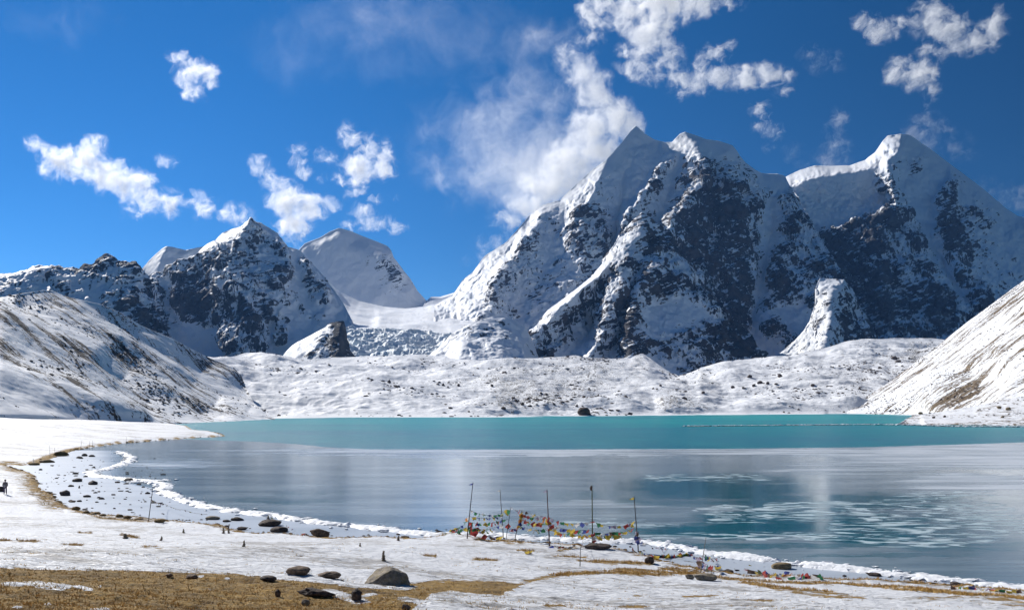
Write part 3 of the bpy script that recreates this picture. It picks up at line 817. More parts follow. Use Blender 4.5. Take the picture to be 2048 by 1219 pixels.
o = relief('hill', [
    (1640, 833, 1010, .1), (1700, 814, 1060, .15), (1740, 791, 1080, .25), (1790, 756, 1100, .3), (1830, 725, 1120, .4), (1865, 700, 1130, .42), (1900, 672, 1140, .42), (1950, 633, 1150, .45), (2000, 595, 1160, .4),
    (2048, 560, 1170, .4), (2150, 490, 1180, .4), (2300, 400, 1180, .4), (2600, 330, 1180, .4)],
    [(1640, 836, 980, .1), (1700, 832, 950, .1), (1750, 831, 930, .15), (1840, 832, 850, .2), (2048, 842, 600, .1), (2300, 852, 480, .1), (2600, 860, 420, .1)],
    [[(1690, 821, 1010, .45), (1760, 795, 1030, .4), (1800, 768, 1050, .42), (1850, 730, 1065, .42), (1920, 680, 1075, .5), (2000, 622, 1085, .5), (2100, 550, 1090, .4)],
     [(1740, 815, 980, .15), (1830, 765, 990, .1), (1900, 720, 1000, .15), (2000, 650, 1010, .15)], [(1800, 790, 945, .1), (1870, 755, 940, .15), (1930, 735, 925, .45), (1990, 690, 920, .42), (2048, 650, 930, .3)],
     [(1780, 815, 930, .35), (1830, 800, 900, .25), (1870, 812, 830, .6), (1900, 797, 830, .75), (1960, 775, 820, .6), (1990, 760, 810, .2)], [(2048, 740, 760, .25), (2000, 800, 680, .3)],
     [(2150, 650, 850, .15), (2300, 600, 800, .2)]],
    mat=M_HILLR, stepx=2.0, rows=220, amp=1.2, lam=45, octv=7, gain=0.55, warp=0, blur=8, footfade=0.10, snow_amp=0.5, hump=7, humplam=90, seed=21.2, snowclean=0.0, fall=((2000, 595, 1160), (1740, 791, 1085)), fallk=9, backlen=240, back=0.4, zsq=1.0, skirt=4)
tag(o, 'steep sunlit hill at the right side with brown earth streaks running down it', 'hill', kind='structure')
o = relief('spit', [
    (1780, 849.5, 468, .1), (1800, 846, 490, .3), (1812, 838, 540, .5), (1830, 829, 580, .3), (1880, 823, 600, .1), (1950, 811, 620, .1), (2048, 792, 640, .1), (2200, 765, 650, .1), (2600, 750, 640, .1)],
    base_pts([(1780, 851, .3), (1850, 852, .5), (1950, 853, .5), (2048, 854, .5), (2200, 857, .3), (2600, 862, .3)]),
    [[(1850, 845, 480, .05), (1950, 838, 500, .15), (2048, 830, 510, .15), (2200, 820, 520, .1)], [(1960, 815, 590, .3), (2020, 810, 580, .3)]],
    mat=M_HILLR, stepx=2.0, rows=70, amp=0.8, lam=22, octv=6, gain=0.55, warp=0, blur=4, footfade=0.15, snow_amp=0.8, hump=1.0, humplam=60, seed=24.4, snowclean=0.0, backlen=120, back=0.3, zsq=1.0, skirt=3)
tag(o, 'low snowy spit of land running into the lake from the right', 'spit', kind='structure')
import bmesh
# ------------------------------------------------------------------ ground with the near shore
SHORE_PX = [(340, 846), (375, 852), (388, 860), (400, 861), (426, 863), (453, 871), (440, 873), (400, 875), (343, 879), (247, 886), (185, 894), (148, 901), (118, 911), (100, 918), (75, 929), (40, 931), (10, 929),
            (30, 938), (60, 945), (72, 951), (78, 965), (82, 979), (92, 985), (106, 987), (117, 1003), (148, 1020), (206, 1032), (250, 1037), (296, 1039), (344, 1046), (412, 1052), (457, 1056), (478, 1063), (498, 1070), (540, 1073),
            (598, 1075), (650, 1080), (692, 1082), (761, 1078), (844, 1083), (874, 1073), (912, 1071), (940, 1077), (988, 1087), (1036, 1085), (1050, 1088), (1084, 1092), (1146, 1095), (1188, 1101), (1249, 1104),
            (1300, 1117), (1353, 1133), (1400, 1143), (1445, 1151), (1497, 1158), (1585, 1159), (1689, 1166), (1747, 1164), (1792, 1169), (1929, 1180), (2048, 1188), (2200, 1198), (2330, 1207)]
SHORE = np.array([on_lake(*p) for p in SHORE_PX])
SHORE = np.concatenate([[[-330, 620], [-205, 560]], SHORE, [[60, 46], [85, 36], [120, 20], [140, -60]]])
LAND = np.concatenate([SHORE, [[-500, -60], [-500, 620]]])


def seg_dist(x, y, line):
    best = np.full(x.shape, 1e9)
    for a, b in zip(line[:-1], line[1:]):
        ex, ey = b - a
        L = ex * ex + ey * ey + 1e-9
        t = np.clip(((x - a[0]) * ex + (y - a[1]) * ey) / L, 0, 1)
        best = np.minimum(best, (x - a[0] - t * ex) ** 2 + (y - a[1] - t * ey) ** 2)
    return np.sqrt(best)


def inside(x, y, poly):
    c = np.zeros(x.shape, bool)
    n = len(poly)
    for i in range(n):
        x1, y1 = poly[i]
        x2, y2 = poly[(i + 1) % n]
        if y1 == y2:
            continue
        k = ((y1 > y) != (y2 > y)) & (x < (x2 - x1) * (y - y1) / (y2 - y1) + x1)
        c ^= k
    return c


def shore_s(x, y):
    """signed distance to the water's edge, positive on land"""
    d = seg_dist(x, y, SHORE)
    d = np.where(inside(x, y, LAND), d, -d)
    n = fbm(np.stack([x * 0.45, y * 0.45, x * 0], -1), 3)
    return d + 0.55 * n


S_CAM = float(shore_s(np.array([0.0]), np.array([0.0]))[0])


def ground_z(x, y, detail=True, s=None):
    x = np.asarray(x, float); y = np.asarray(y, float)
    if s is None:
        s = shore_s(x, y)
    r = np.hypot(x, y)
    sp = np.maximum(s, 0)
    slope = 0.08 + (9.6 / S_CAM - 0.08) * np.exp(-(r / 72.0) ** 2)
    z = 0.30 * sstep(0.0, 0.9, s) + slope * sp
    z = z + np.where(s < 0, np.maximum(s * 0.45, -1.0), 0)
    if detail:
        p = np.stack([x, y, x * 0], -1)
        on = sstep(0.3, 3.0, s)
        z = z + on * (0.26 * fbm(p / 14.0, 3) + 0.20 * np.exp(-(np.hypot(x, y) / 160.0) ** 2) * fbm(p * np.array([0.35, 0.8, 1]), 4))
        z = z + sstep(-0.3, 0.4, s) * (1 - sstep(2.0, 4.5, s)) * np.exp(-(r / 150.0) ** 2) * 0.3 * np.maximum(0, fbm(p * 0.9, 3) + 0.15)
        near = np.exp(-(r / 60.0) ** 2)
        z = z + on * near * 0.15 * fbm(p * np.array([1.1, 2.6, 1]), 4, gain=0.65)
    return z


def ray_ground(px, py):
    d = np.exp(np.linspace(math.log(9), math.log(640), 5000))
    x = (px - CX) / F * d
    rz = HC + (HY - py) / F * d
    gz = np.maximum(ground_z(x, d, True), 0.0)
    i = np.argmax(rz <= gz)
    if rz[i] > gz[i]:
        i = len(d) - 1
    return np.array([x[i], d[i], gz[i]])


def shapes_field(px, py, shapes):
    """shapes: (polyline in picture, half height) -> 1 inside falling to 0 at the edge, world-fixed since it is stored per ground vertex"""
    out = np.zeros(px.shape)
    for line, hw in shapes:
        ln = np.array(line, float)
        if len(ln) == 1:
            ln = np.concatenate([ln, ln + [[1, 0]]])
        asp = 3.0
        q = ln * np.array([1 / asp, 1.0])
        dd = seg_dist(px / asp, py, q)
        out = np.maximum(out, 1 - dd / hw)
    return np.clip(out, 0, 1)


ncol, nrow = 1130, 720
cpx = np.linspace(-260, 2700, ncol)
u = np.linspace(0, 1, nrow)
e_ = 0.86
dd_ = (600 ** -e_ * (1 - u) + 9.0 ** -e_ * u) ** (-1 / e_)
GX = (cpx[None, :] - CX) / F * dd_[:, None]
GY = np.repeat(dd_[:, None], ncol, 1)
GS = shore_s(GX, GY)
GZ = ground_z(GX, GY, True, GS)
PPX = np.repeat(cpx[None, :], nrow, 0)
PPY = HY + (HC - GZ) / GY * F
top_y = np.interp(PPX, [-260, 0, 200, 345, 480, 560, 640, 700, 770, 830, 870, 1010, 1040, 1045], [1132, 1134, 1139, 1141, 1148, 1152, 1158, 1163, 1166, 1164, 1158, 1162, 1166, 1400])
low_y = np.interp(PPX, [-260, 760, 800, 840, 860, 900, 960, 1000, 1040], [1400, 1400, 1235, 1205, 1188, 1180, 1186, 1190, 1170])
soil = sstep(-5, 6, PPY - top_y) * sstep(-4, 4, low_y - PPY)
strips = shapes_field(PPX, PPY, [
    ([(990, 1188), (1040, 1168), (1090, 1153), (1140, 1147), (1210, 1143), (1270, 1145), (1330, 1148)], 8),
    ([(1190, 1122), (1250, 1124), (1300, 1126)], 7), ([(1240, 1138), (1300, 1142), (1400, 1146)], 9), ([(1330, 1136), (1390, 1143)], 8),
    ([(1160, 1120), (1180, 1122)], 4), ([(1120, 1100), (1150, 1095)], 4), ([(960, 1078), (1040, 1083)], 7), ([(1110, 1111), (1170, 1113)], 3), ([(1040, 1100), (1062, 1101)], 5),
    ([(1490, 1163), (1560, 1176), (1640, 1182), (1720, 1194)], 7), ([(1590, 1184), (1700, 1196)], 6), ([(1480, 1199), (1540, 1201)], 4), ([(1760, 1172), (1900, 1184), (2048, 1196), (2200, 1204)], 8),
    ([(1840, 1196), (1930, 1192), (2048, 1203)], 6), ([(2010, 1208), (2060, 1211)], 6), ([(1400, 1152), (1500, 1160), (1700, 1168), (1900, 1182)], 5),
    ([(1270, 1190), (1290, 1190)], 4), ([(1370, 1192), (1430, 1190)], 4), ([(1100, 1210), (1140, 1210)], 5), ([(1240, 1212), (1290, 1212)], 5), ([(950, 1118), (990, 1119)], 4), ([(850, 1110), (870, 1111)], 3),
    ([(66, 958), (88, 985), (112, 1006)], 24), ([(50, 932), (84, 927), (118, 914)], 13), ([(10, 928), (60, 932)], 9), ([(20, 938), (70, 948)], 10), ([(110, 1008), (200, 1034), (300, 1042)], 5),
    ([(40, 1080), (70, 1082)], 4), ([(60, 1104), (90, 1105)], 4), ([(130, 1088), (160, 1089)], 4), ([(245, 1068), (270, 1074)], 5), ([(0, 1080), (20, 1080)], 4), ([(160, 1064), (180, 1064)], 3), ([(290, 1094), (320, 1096)], 3)])
snowp = shapes_field(PPX, PPY, [
    ([(20, 1167), (80, 1165), (130, 1172)], 7), ([(80, 1172), (120, 1176)], 6), ([(155, 1171), (178, 1178)], 5), ([(200, 1171)], 3), ([(35, 1213)], 5), ([(95, 1207)], 4), ([(185, 1218), (210, 1217)], 4),
    ([(545, 1153), (640, 1158), (720, 1167), (810, 1174)], 9), ([(455, 1155)], 3), ([(655, 1183), (690, 1190), (720, 1202)], 9), ([(720, 1192), (745, 1188)], 5), ([(810, 1195), (850, 1203)], 6), ([(400, 1152)], 3)])
GSOIL = np.clip(np.maximum(soil, strips * 0.72) - 1.3 * snowp, 0, 1)
bank = sstep(-0.5, 0.2, GS) * (1 - sstep(0.9, 3.0, GS))
wide = 0.55 + 0.45 * fbm(np.stack([GX * 0.12, GY * 0.12, GX * 0], -1), 3) + 0.25 * (PPX < 520)
GSOIL = np.maximum(GSOIL, bank * np.clip(wide, 0.0, 1.0))
GV = np.stack([GX, GY, GZ], -1).reshape(-1, 3)
gf = grid_faces(nrow, ncol)
keep = (GS.ravel()[gf].max(1) > -2.2)
far = GV[gf[:, 0], 1] > np.interp(GV[gf[:, 0], 0] / GV[gf[:, 0], 1] * F + CX, [-260, 0, 150, 300, 410, 480, 2330], [330, 400, 460, 520, 580, 600, 600])
gf = gf[keep & ~far]
used = np.unique(gf)
remap = np.full(len(GV), -1); remap[used] = np.arange(len(used))


def mat_ground():
    b = NB('snowy_pasture')
    pos = b.pos()
    soil = b.attr('soil')
    flat = b.scalev(pos, (1.0, 1.0, 0.3))
    ed = b.noise(b.scalev(pos, (0.55, 1.3, 0.5)), 0.9, 7, 0.68)
    ed2 = b.noise(b.scalev(pos, (0.5, 1.6, 0.5)), 3.2, 5, 0.7)
    m = b.math('MULTIPLY_ADD', b.math('SUBTRACT', ed, 0.5), 2.2, soil)
    m = b.math('MULTIPLY_ADD', b.math('SUBTRACT', ed2, 0.5), 1.5, m)
    mask = b.ramp(m, 0.45, 0.55)
    # grass stubble breaking through thin snow
    st = b.noise(b.scalev(pos, (0.5, 1.7, 0.6)), 1.5, 8, 0.72)
    st2 = b.noise(b.scalev(pos, (0.12, 0.2, 0.2)), 0.8, 3, 0.5)
    stub = b.ramp(b.math('MULTIPLY_ADD', b.math('SUBTRACT', st2, 0.5), 0.7, st), 0.52, 0.61)
    g1 = b.noise(flat, 1.1, 6, 0.65)
    g2 = b.noise(flat, 7.0, 5, 0.7)
    grass = b.mix(b.ramp(g1, 0.32, 0.68), (0.29, 0.18, 0.06), (0.64, 0.40, 0.12))
    grass = b.mix(b.ramp(g2, 0.40, 0.72), grass, (0.42, 0.32, 0.17))
    dirt = b.ramp(b.noise(flat, 0.55, 5, 0.6), 0.55, 0.68)
    grass = b.mix(b.math('MULTIPLY', dirt, 0.8), grass, (0.13, 0.10, 0.07))
    stub_c = b.mix(g2, (0.20, 0.185, 0.165), (0.38, 0.35, 0.31))
    snow = b.mix(b.math('MULTIPLY', stub, 0.72), SNOW, stub_c)
    col = b.mix(mask, snow, grass)
    h = b.math('MULTIPLY_ADD', b.noise(b.scalev(pos, (0.7, 1.7, 1)), 2.2, 8, 0.66), 1.0, b.math('MULTIPLY', mask, -0.25))
    h = b.math('MULTIPLY_ADD', mask, b.math('MULTIPLY', b.noise(flat, 14.0, 4, 0.7), 0.9), h)
    nrm = b.bump(h, 1.0, 0.35)
    b.bsdf(col, b.fmix(mask, 0.55, 0.9), 0.25, nrm)
    return b.m


ground = mesh_np('ground', GV[used], remap[gf][:, ::-1], [mat_ground()])
attr(ground, 'soil', GSOIL.ravel()[used])
tag(ground, 'snow-covered shore with brown grass showing at the front and along the bank', 'ground', kind='structure')

# ------------------------------------------------------------------ lake water and ice
def mat_water():
    b = NB('turquoise_water')
    pos = b.pos()
    n = b.noise(b.scalev(pos, (0.35, 1.0, 1)), 0.02, 5, 0.6)
    n2 = b.noise(b.scalev(pos, (0.25, 1.0, 1)), 0.25, 4, 0.6)
    sep = b.n('ShaderNodeSeparateXYZ'); b.l(pos, sep.inputs[0])
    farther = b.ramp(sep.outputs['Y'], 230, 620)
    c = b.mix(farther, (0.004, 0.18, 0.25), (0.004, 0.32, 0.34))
    c = b.mix(b.math('MULTIPLY', b.ramp(n, 0.42, 0.66), 0.75), c, (0.012, 0.15, 0.25))
    c = b.mix(b.math('MULTIPLY', b.ramp(n2, 0.45, 0.7), 0.45), c, (0.06, 0.42, 0.44))
    h = b.math('ADD', b.noise(b.scalev(pos, (0.6, 1.0, 1)), 0.9, 4, 0.6), b.noise(pos, 3.0, 3, 0.6))
    nrm = b.bump(h, 0.8, 0.5)
    b.bsdf(c, 0.28, 0.12, nrm)
    return b.m


bw = np.array([[-900, 20], [900, 20], [1600, 1300], [-900, 1300]], float)
wv = np.stack([bw[:, 0], bw[:, 1], np.full(4, 0.0)], -1)
water = mesh_np('lake_water', wv, [[0, 1, 2, 3]], [mat_water()], smooth=False)
tag(water, 'open turquoise water of the lake beyond the ice', 'lake water', kind='structure')

ice_edge = np.array([(330, 876), (453, 881), (500, 882), (600, 888), (655, 894), (740, 898), (1100, 898.5), (1448, 897), (1723, 894), (1929, 888), (2048, 884), (2400, 876)], float)
icol, irow = 1050, 330
ipx = np.linspace(-60, 2800, icol)
itop = np.interp(ipx, ice_edge[:, 0], ice_edge[:, 1]) + 0.8 * fbm(np.stack([ipx * 0.05, ipx * 0, ipx * 0], -1), 4, gain=0.7)
iv = np.linspace(0, 1, irow) ** 1.25
IPY = itop[None, :] * (1 - iv[:, None]) + 1228 * iv[:, None]
IPX = np.repeat(ipx[None, :], irow, 0)
IY = lake_d(IPY); IX = (IPX - CX) / F * IY
IS = shore_s(IX, IY)
wq = np.stack([IPX / 90.0, IPY / 22.0, IPX * 0], -1)
wpx = IPX + 30 * fbm(wq, 4, gain=0.6)
wpy = IPY + 8 * fbm(wq + 9.1, 4, gain=0.6)


def blobs(items):
    out = np.zeros(IPX.shape)
    for x, y, rx, ry, a in items:
        q = 1 - ((wpx - x) / rx) ** 2 - ((wpy - y) / ry) ** 2
        out = np.maximum(out, a * sstep(-0.9, 0.7, q))
    return out


RIDGE_PX = [
    [(238, 903), (262, 915), (255, 925), (215, 938), (180, 944), (195, 952), (250, 958), (300, 962), (338, 961)],
    [(262, 963), (330, 968), (320, 980), (345, 992), (400, 1010), (470, 1022), (540, 1030), (600, 1040), (680, 1050), (760, 1058), (830, 1065), (890, 1072), (940, 1070), (1000, 1071), (1040, 1076), (1120, 1078), (1200, 1083), (1290, 1084),
     (1350, 1094), (1420, 1107), (1500, 1116), (1560, 1124), (1640, 1133), (1720, 1140), (1800, 1150), (1850, 1155), (1930, 1165), (2048, 1177), (2200, 1190)]]
rline = np.array(RIDGE_PX[1] , float)
ry = np.interp(IPX, [180] + [p[0] for p in RIDGE_PX[1][2:]], [950] + [p[1] for p in RIDGE_PX[1][2:]])
inner = sstep(-3, 3, IPY - ry) * (IPX > 170) + (IPX <= 270) * (IPY > 900) * sstep(270, 170, IPX)
inner = np.clip(inner, 0, 1)
dark = blobs([(1450, 972, 190, 26, 1), (1380, 985, 120, 14, .7), (1720, 1003, 330, 17, .75), (1560, 1042, 170, 22, 1), (1480, 1060, 200, 16, 1), (1740, 1066, 130, 24, 1), (1960, 1090, 160, 20, .55), (1330, 1000, 110, 12, .5),
              (1900, 1050, 160, 30, .6), (1640, 1030, 160, 24, .7), (1180, 990, 130, 9, .35), (1080, 1000, 60, 5, .4), (1500, 1092, 320, 6, .55), (1800, 1110, 200, 5, .5), (640, 985, 90, 5, .35), (900, 921, 120, 4, .4), (560, 1000, 130, 7, .45)])
floe = blobs([(1640, 1022, 125, 20, 1), (1850, 1045, 190, 46, 1), (1460, 1022, 75, 12, .9), (1420, 955, 130, 8, .8), (1560, 1072, 330, 9, .7), (1480, 1040, 80, 8, .8), (1900, 990, 110, 12, .6), (1300, 1045, 190, 12, .45)])
frost = blobs([(2000, 910, 330, 27, .72), (1250, 903, 800, 9, .6), (1700, 935, 190, 14, .45), (1950, 965, 170, 18, .6), (300, 925, 60, 8, .3), (360, 930, 120, 9, .4), (900, 905, 330, 12, .35), (1100, 1010, 200, 12, .3)])
frost = np.maximum(frost, 0.56 * inner)
dark = dark * (1 - inner)
fi = grid_faces(irow, icol)
fi = fi[(IS.ravel()[fi].min(1) < 2.5)]
used_i = np.unique(fi); rm = np.full(irow * icol, -1); rm[used_i] = np.arange(len(used_i))


def mat_ice():
    b = NB('lake_ice')
    pos = b.pos()
    fr, dk, fl, inn = b.attr('frost'), b.attr('dark'), b.attr('floe'), b.attr('inner')
    band = b.scalev(pos, (0.16, 1.0, 1))
    n1 = b.noise(band, 0.22, 7, 0.62, 0.6)
    n2 = b.noise(b.scalev(pos, (0.3, 1.0, 1)), 1.1, 6, 0.65)
    gr = b.noise(b.scalev(pos, (0.5, 1.0, 1)), 6.0, 4, 0.7)
    # swirling flakes
    fn = b.noise(b.scalev(pos, (0.35, 1.0, 1)), 0.55, 6, 0.62, 1.6)
    fn2 = b.noise(b.scalev(pos, (0.5, 1.0, 1)), 0.16, 3, 0.5)
    flake = b.math('MULTIPLY', b.ramp(fn, 0.50, 0.58), b.ramp(b.math('MULTIPLY_ADD', b.math('SUBTRACT', fn2, 0.5), 0.9, fl), 0.35, 0.6))
    grey = b.mix(b.ramp(n1, 0.35, 0.7), (0.13, 0.195, 0.24), (0.28, 0.36, 0.41))
    teal = b.mix(b.ramp(n2, 0.35, 0.7), (0.008, 0.085, 0.125), (0.015, 0.15, 0.19))
    dkm = b.ramp(b.math('MULTIPLY_ADD', b.math('ADD', b.math('SUBTRACT', n1, 0.5), b.math('MULTIPLY', b.math('SUBTRACT', n2, 0.5), 0.8)), 1.9, dk), 0.12, 0.95)
    col = b.mix(dkm, grey, teal)
    frm = b.ramp(b.math('MULTIPLY_ADD', b.math('SUBTRACT', n1, 0.5), 1.8, fr), 0.15, 1.0)
    frm = b.math('MULTIPLY', frm, b.maprange(gr, 0.3, 0.7, 0.75, 1.0))
    col = b.mix(frm, col, (0.64, 0.68, 0.73))
    col = b.mix(b.math('MULTIPLY', inn, b.maprange(n1, 0.3, 0.7, 0.7, 0.95)), col, (0.41, 0.46, 0.525))
    thin = b.ramp(b.math('MULTIPLY', n2, n1), 0.30, 0.42)
    col = b.mix(b.math('MULTIPLY', thin, 0.35), col, (0.45, 0.50, 0.57))
    col = b.mix(b.math('MULTIPLY', flake, 0.8), col, (0.50, 0.60, 0.64))
    rip = b.noise(b.scalev(pos, (0.05, 1.0, 1)), 1.6, 3, 0.5)
    h = b.math('MULTIPLY_ADD', rip, 0.5, b.math('MULTIPLY', gr, 0.10))
    h = b.math('MULTIPLY_ADD', flake, 0.5, h)
    nrm = b.bump(h, 0.25, 0.06)
    rough = b.fmix(frm, b.fmix(dkm, 0.16, 0.10), 0.5)
    rough = b.fmix(flake, rough, 0.55)
    rough = b.fmix(inn, rough, 0.4)
    b.bsdf(col, rough, 0.42, nrm)
    return b.m


ice = mesh_np('lake_ice', np.stack([IX, IY, IX * 0 + 0.03], -1).reshape(-1, 3)[used_i], rm[fi][:, ::-1], [mat_ice()])
for nm, A in (('frost', frost), ('dark', dark), ('floe', floe), ('inner', inner)):
    attr(ice, nm, A.ravel()[used_i])
tag(ice, 'sheet of grey reflecting lake ice with teal openings and pale flakes', 'lake ice', kind='structure')

# pushed-up snow along the edge of the ice
def mat_snow():
    b = NB('crusted_snow')
    pos = b.pos()
    nrm = b.bump(b.noise(pos, 3.0, 6, 0.65), 0.6, 0.15)
    b.bsdf(b.mix(b.noise(pos, 0.6, 4), (0.80, 0.83, 0.88), (0.88, 0.90, 0.92)), 0.6, 0.3, nrm)
    return b.m


M_SNOW = mat_snow()
RV, RF = [], []
for ln in RIDGE_PX:
    P = np.array([on_lake(*p) for p in ln])
    seg = np.concatenate([[0], np.cumsum(np.hypot(*np.diff(P, axis=0).T))])
    t = np.arange(0, seg[-1], 0.22)
    cxy = np.stack([np.interp(t, seg, P[:, 0]), np.interp(t, seg, P[:, 1])], -1)
    tg = np.gradient(cxy, axis=0); tg /= np.linalg.norm(tg, axis=1, keepdims=True) + 1e-9
    nn = np.stack([-tg[:, 1], tg[:, 0]], -1)
    cxy = cxy + nn * (1.1 * fbm(np.stack([t * 0.18, t * 0, t * 0 + 3], -1), 4, gain=0.6))[:, None]
    wdt = 0.95 + 1.7 * fbm(np.stack([t * 0.25, t * 0 + 7, t * 0], -1), 4, gain=0.6)
    wdt = np.maximum(wdt, 0.15)
    cross = np.linspace(-1, 1, 21)
    X = cxy[:, None, :] + nn[:, None, :] * (cross[None, :, None] * wdt[:, None, None])
    p3 = np.concatenate([X, np.zeros(X.shape[:2] + (1,))], -1)
    h = (1 - cross ** 2)[None, :] * np.clip(0.02 + 0.34 * fbm(p3 * 1.1, 5, gain=0.8, ridged=True) + 0.12 * fbm(p3 * 0.25 + 4, 2), -0.03, 0.4) * np.clip(wdt, 0.2, 1)[:, None]
    V = np.concatenate([X, (0.02 + h)[..., None]], -1)
    base = sum(len(v) for v in RV)
    RV.append(V.reshape(-1, 3)); RF.append(grid_faces(*X.shape[:2]) + base)
ridge = mesh_np('snow_ridge', np.concatenate(RV), np.concatenate(RF), [M_SNOW])
tag(ridge, 'crumbled white snow pushed up along the edge of the ice', 'snow ridge', kind='stuff')
LV, LF = [], []
bmI = bmesh.new(); bmesh.ops.create_icosphere(bmI, subdivisions=1, radius=1.0); bmI.verts.index_update()
iv0 = np.array([q.co[:] for q in bmI.verts]); if0 = np.array([[q.index for q in f.verts] for f in bmI.faces]); bmI.free()
rgr = np.random.default_rng(77)
for ln in RIDGE_PX:
    P = np.array([on_lake(*p) for p in ln])
    seg = np.concatenate([[0], np.cumsum(np.hypot(*np.diff(P, axis=0).T))])
    for k in range(int(seg[-1] * 20)):
        t = rgr.uniform(0, seg[-1])
        x, y = np.interp(t, seg, P[:, 0]), np.interp(t, seg, P[:, 1])
        off = rgr.normal() * 0.9
        r = 0.045 * 5.5 ** (rgr.random() ** 2.4) * (1 if abs(off) < 1 else 0.55)
        q = iv0 * (1 + 0.28 * rgr.normal(size=(len(iv0), 1))) * np.array([r * rgr.uniform(1.2, 2.6), r * 1.3, r * rgr.uniform(0.35, 0.8)]) + np.array([x + rgr.normal() * 0.5, y + off, 0.05 + 0.3 * r])
        LF.append(if0 + len(LV) * len(iv0)); LV.append(q)
o = mesh_np('snow_lumps', np.concatenate(LV), np.concatenate(LF), [M_SNOW], smooth=False)
tag(o, 'loose lumps of snow and ice along the edge of the ice', 'snow lumps', kind='stuff')
#@@NEXT2
# ------------------------------------------------------------------ clouds: closed hulls filled with scattering vapour
def cloud(label, blobs, D=6800.0, dens=0.022, scale=1.3, erode=1.85, soft=1.75, group='small clouds in the sky', depth=0.8, cat='cloud', bias=0.0, stretch=(1, 1, 1)):
    mpp = D / F
    cxm = sum(b[0] for b in blobs) / len(blobs); cym = sum(b[1] for b in blobs) / len(blobs)
    C0 = pt(cxm, cym, D)
    items = []
    for (x, y, rx, ry, s, *rot) in blobs:
        p = pt(x, y, D) - C0
        items.append((p, rx * mpp, (rx * ry) ** 0.5 * mpp * depth, ry * mpp, s, rot[0] if rot else 0.0))
    # hull
    V, Fc = [], []
    import bmesh
    bm = bmesh.new()
    bmesh.ops.create_icosphere(bm, subdivisions=3, radius=1.0)
    sv = np.array([v.co[:] for v in bm.verts]); bm.verts.index_update()
    sf = np.array([[v.index for v in f.verts] for f in bm.faces])
    bm.free()
    for p, a, b_, c, s, rot in items:
        k = 1.22
        cs, sn = math.cos(rot), math.sin(rot)
        q = sv * np.array([a * k, b_ * k, c * k])
        q = np.stack([q[:, 0] * cs - q[:, 2] * sn, q[:, 1], q[:, 0] * sn + q[:, 2] * cs], -1)
        Fc.append(sf + sum(len(v) for v in V)); V.append(q + p)
    o = mesh_np('cloud', np.concatenate(V), np.concatenate(Fc))
    vs = max(min(min(i[1], i[3]) for i in items) / 3.0, 8.0)
    md = o.modifiers.new('remesh', 'REMESH'); md.mode = 'VOXEL'; md.voxel_size = vs
    dg = bpy.context.evaluated_depsgraph_get()
    me = bpy.data.meshes.new_from_object(o.evaluated_get(dg))
    old = o.data; o.modifiers.clear(); o.data = me; bpy.data.meshes.remove(old)
    me.name = 'cloud'
    b = NB('cloud_vapour')
    tc = b.n('ShaderNodeTexCoord').outputs['Object']
    wn = b.n('ShaderNodeTexNoise'); b.l(tc, wn.inputs['Vector']); wn.inputs['Scale'].default_value = 0.0045 * scale; wn.inputs['Detail'].default_value = 2
    wv_ = b.vmath('MULTIPLY', b.vmath('SUBTRACT', wn.outputs['Color'], (0.5, 0.5, 0.5)), (150 / scale,) * 3)
    pw = b.vmath('ADD', tc, wv_)
    wn2 = b.n('ShaderNodeTexNoise'); b.l(pw, wn2.inputs['Vector']); wn2.inputs['Scale'].default_value = 0.017 * scale; wn2.inputs['Detail'].default_value = 3
    pw = b.vmath('ADD', pw, b.vmath('MULTIPLY', b.vmath('SUBTRACT', wn2.outputs['Color'], (0.5, 0.5, 0.5)), (95 / scale,) * 3))
    f = None
    for p, a, b_, c, s, rot in items:
        q = b.vmath('SUBTRACT', pw, tuple(p))
        if rot:
            mp = b.n('ShaderNodeVectorRotate', rotation_type='AXIS_ANGLE')
            b.l(q, mp.inputs['Vector']); mp.inputs['Axis'].default_value = (0, 1, 0); mp.inputs['Angle'].default_value = rot
            q = mp.outputs[0]
        q = b.vmath('MULTIPLY', q, (1 / a, 1 / b_, 1 / c))
        e = b.math('MULTIPLY', b.math('SUBTRACT', 1.0, b.vmath('LENGTH', q)), s)
        f = e if f is None else b.math('MAXIMUM', f, e)
    n = b.noise(b.vmath('MULTIPLY', pw, stretch), 0.0085 * scale, 7, 0.62, 0.5)
    n2 = b.noise(b.vmath('MULTIPLY', pw, stretch), 0.021 * scale, 5, 0.60, 1.2)
    strand = b.math('SUBTRACT', 1.0, b.math('MULTIPLY', b.math('ABSOLUTE', b.math('SUBTRACT', n2, 0.5)), 5.0), clamp=True)
    v = b.math('MULTIPLY_ADD', b.math('SUBTRACT', n, 0.52 - bias), 2.6 * erode, b.math('MULTIPLY', f, 1.0))
    v = b.math('MULTIPLY', v, b.ramp(f, -0.2, 0.3))
    v = b.ramp(v, 0.0, 0.9 * soft)
    core = b.ramp(f, 0.35, 1.25)
    tex = b.fmix(core, b.math('MULTIPLY_ADD', b.math('POWER', strand, 1.5), 1.3, 0.12), 0.9)
    v = b.math('MULTIPLY', v, tex)
    vs_ = b.n('ShaderNodeVolumeScatter')
    vs_.inputs['Color'].default_value = (1, 1, 1, 1)
    vs_.inputs['Anisotropy'].default_value = 0.45
    b.l(b.math('MULTIPLY', v, dens), vs_.inputs['Density'])
    b.l(vs_.outputs[0], b.out.inputs['Volume'])
    me.materials.clear(); me.materials.append(b.m)
    o.location = C0
    tag(o, label, cat, group)
    return o



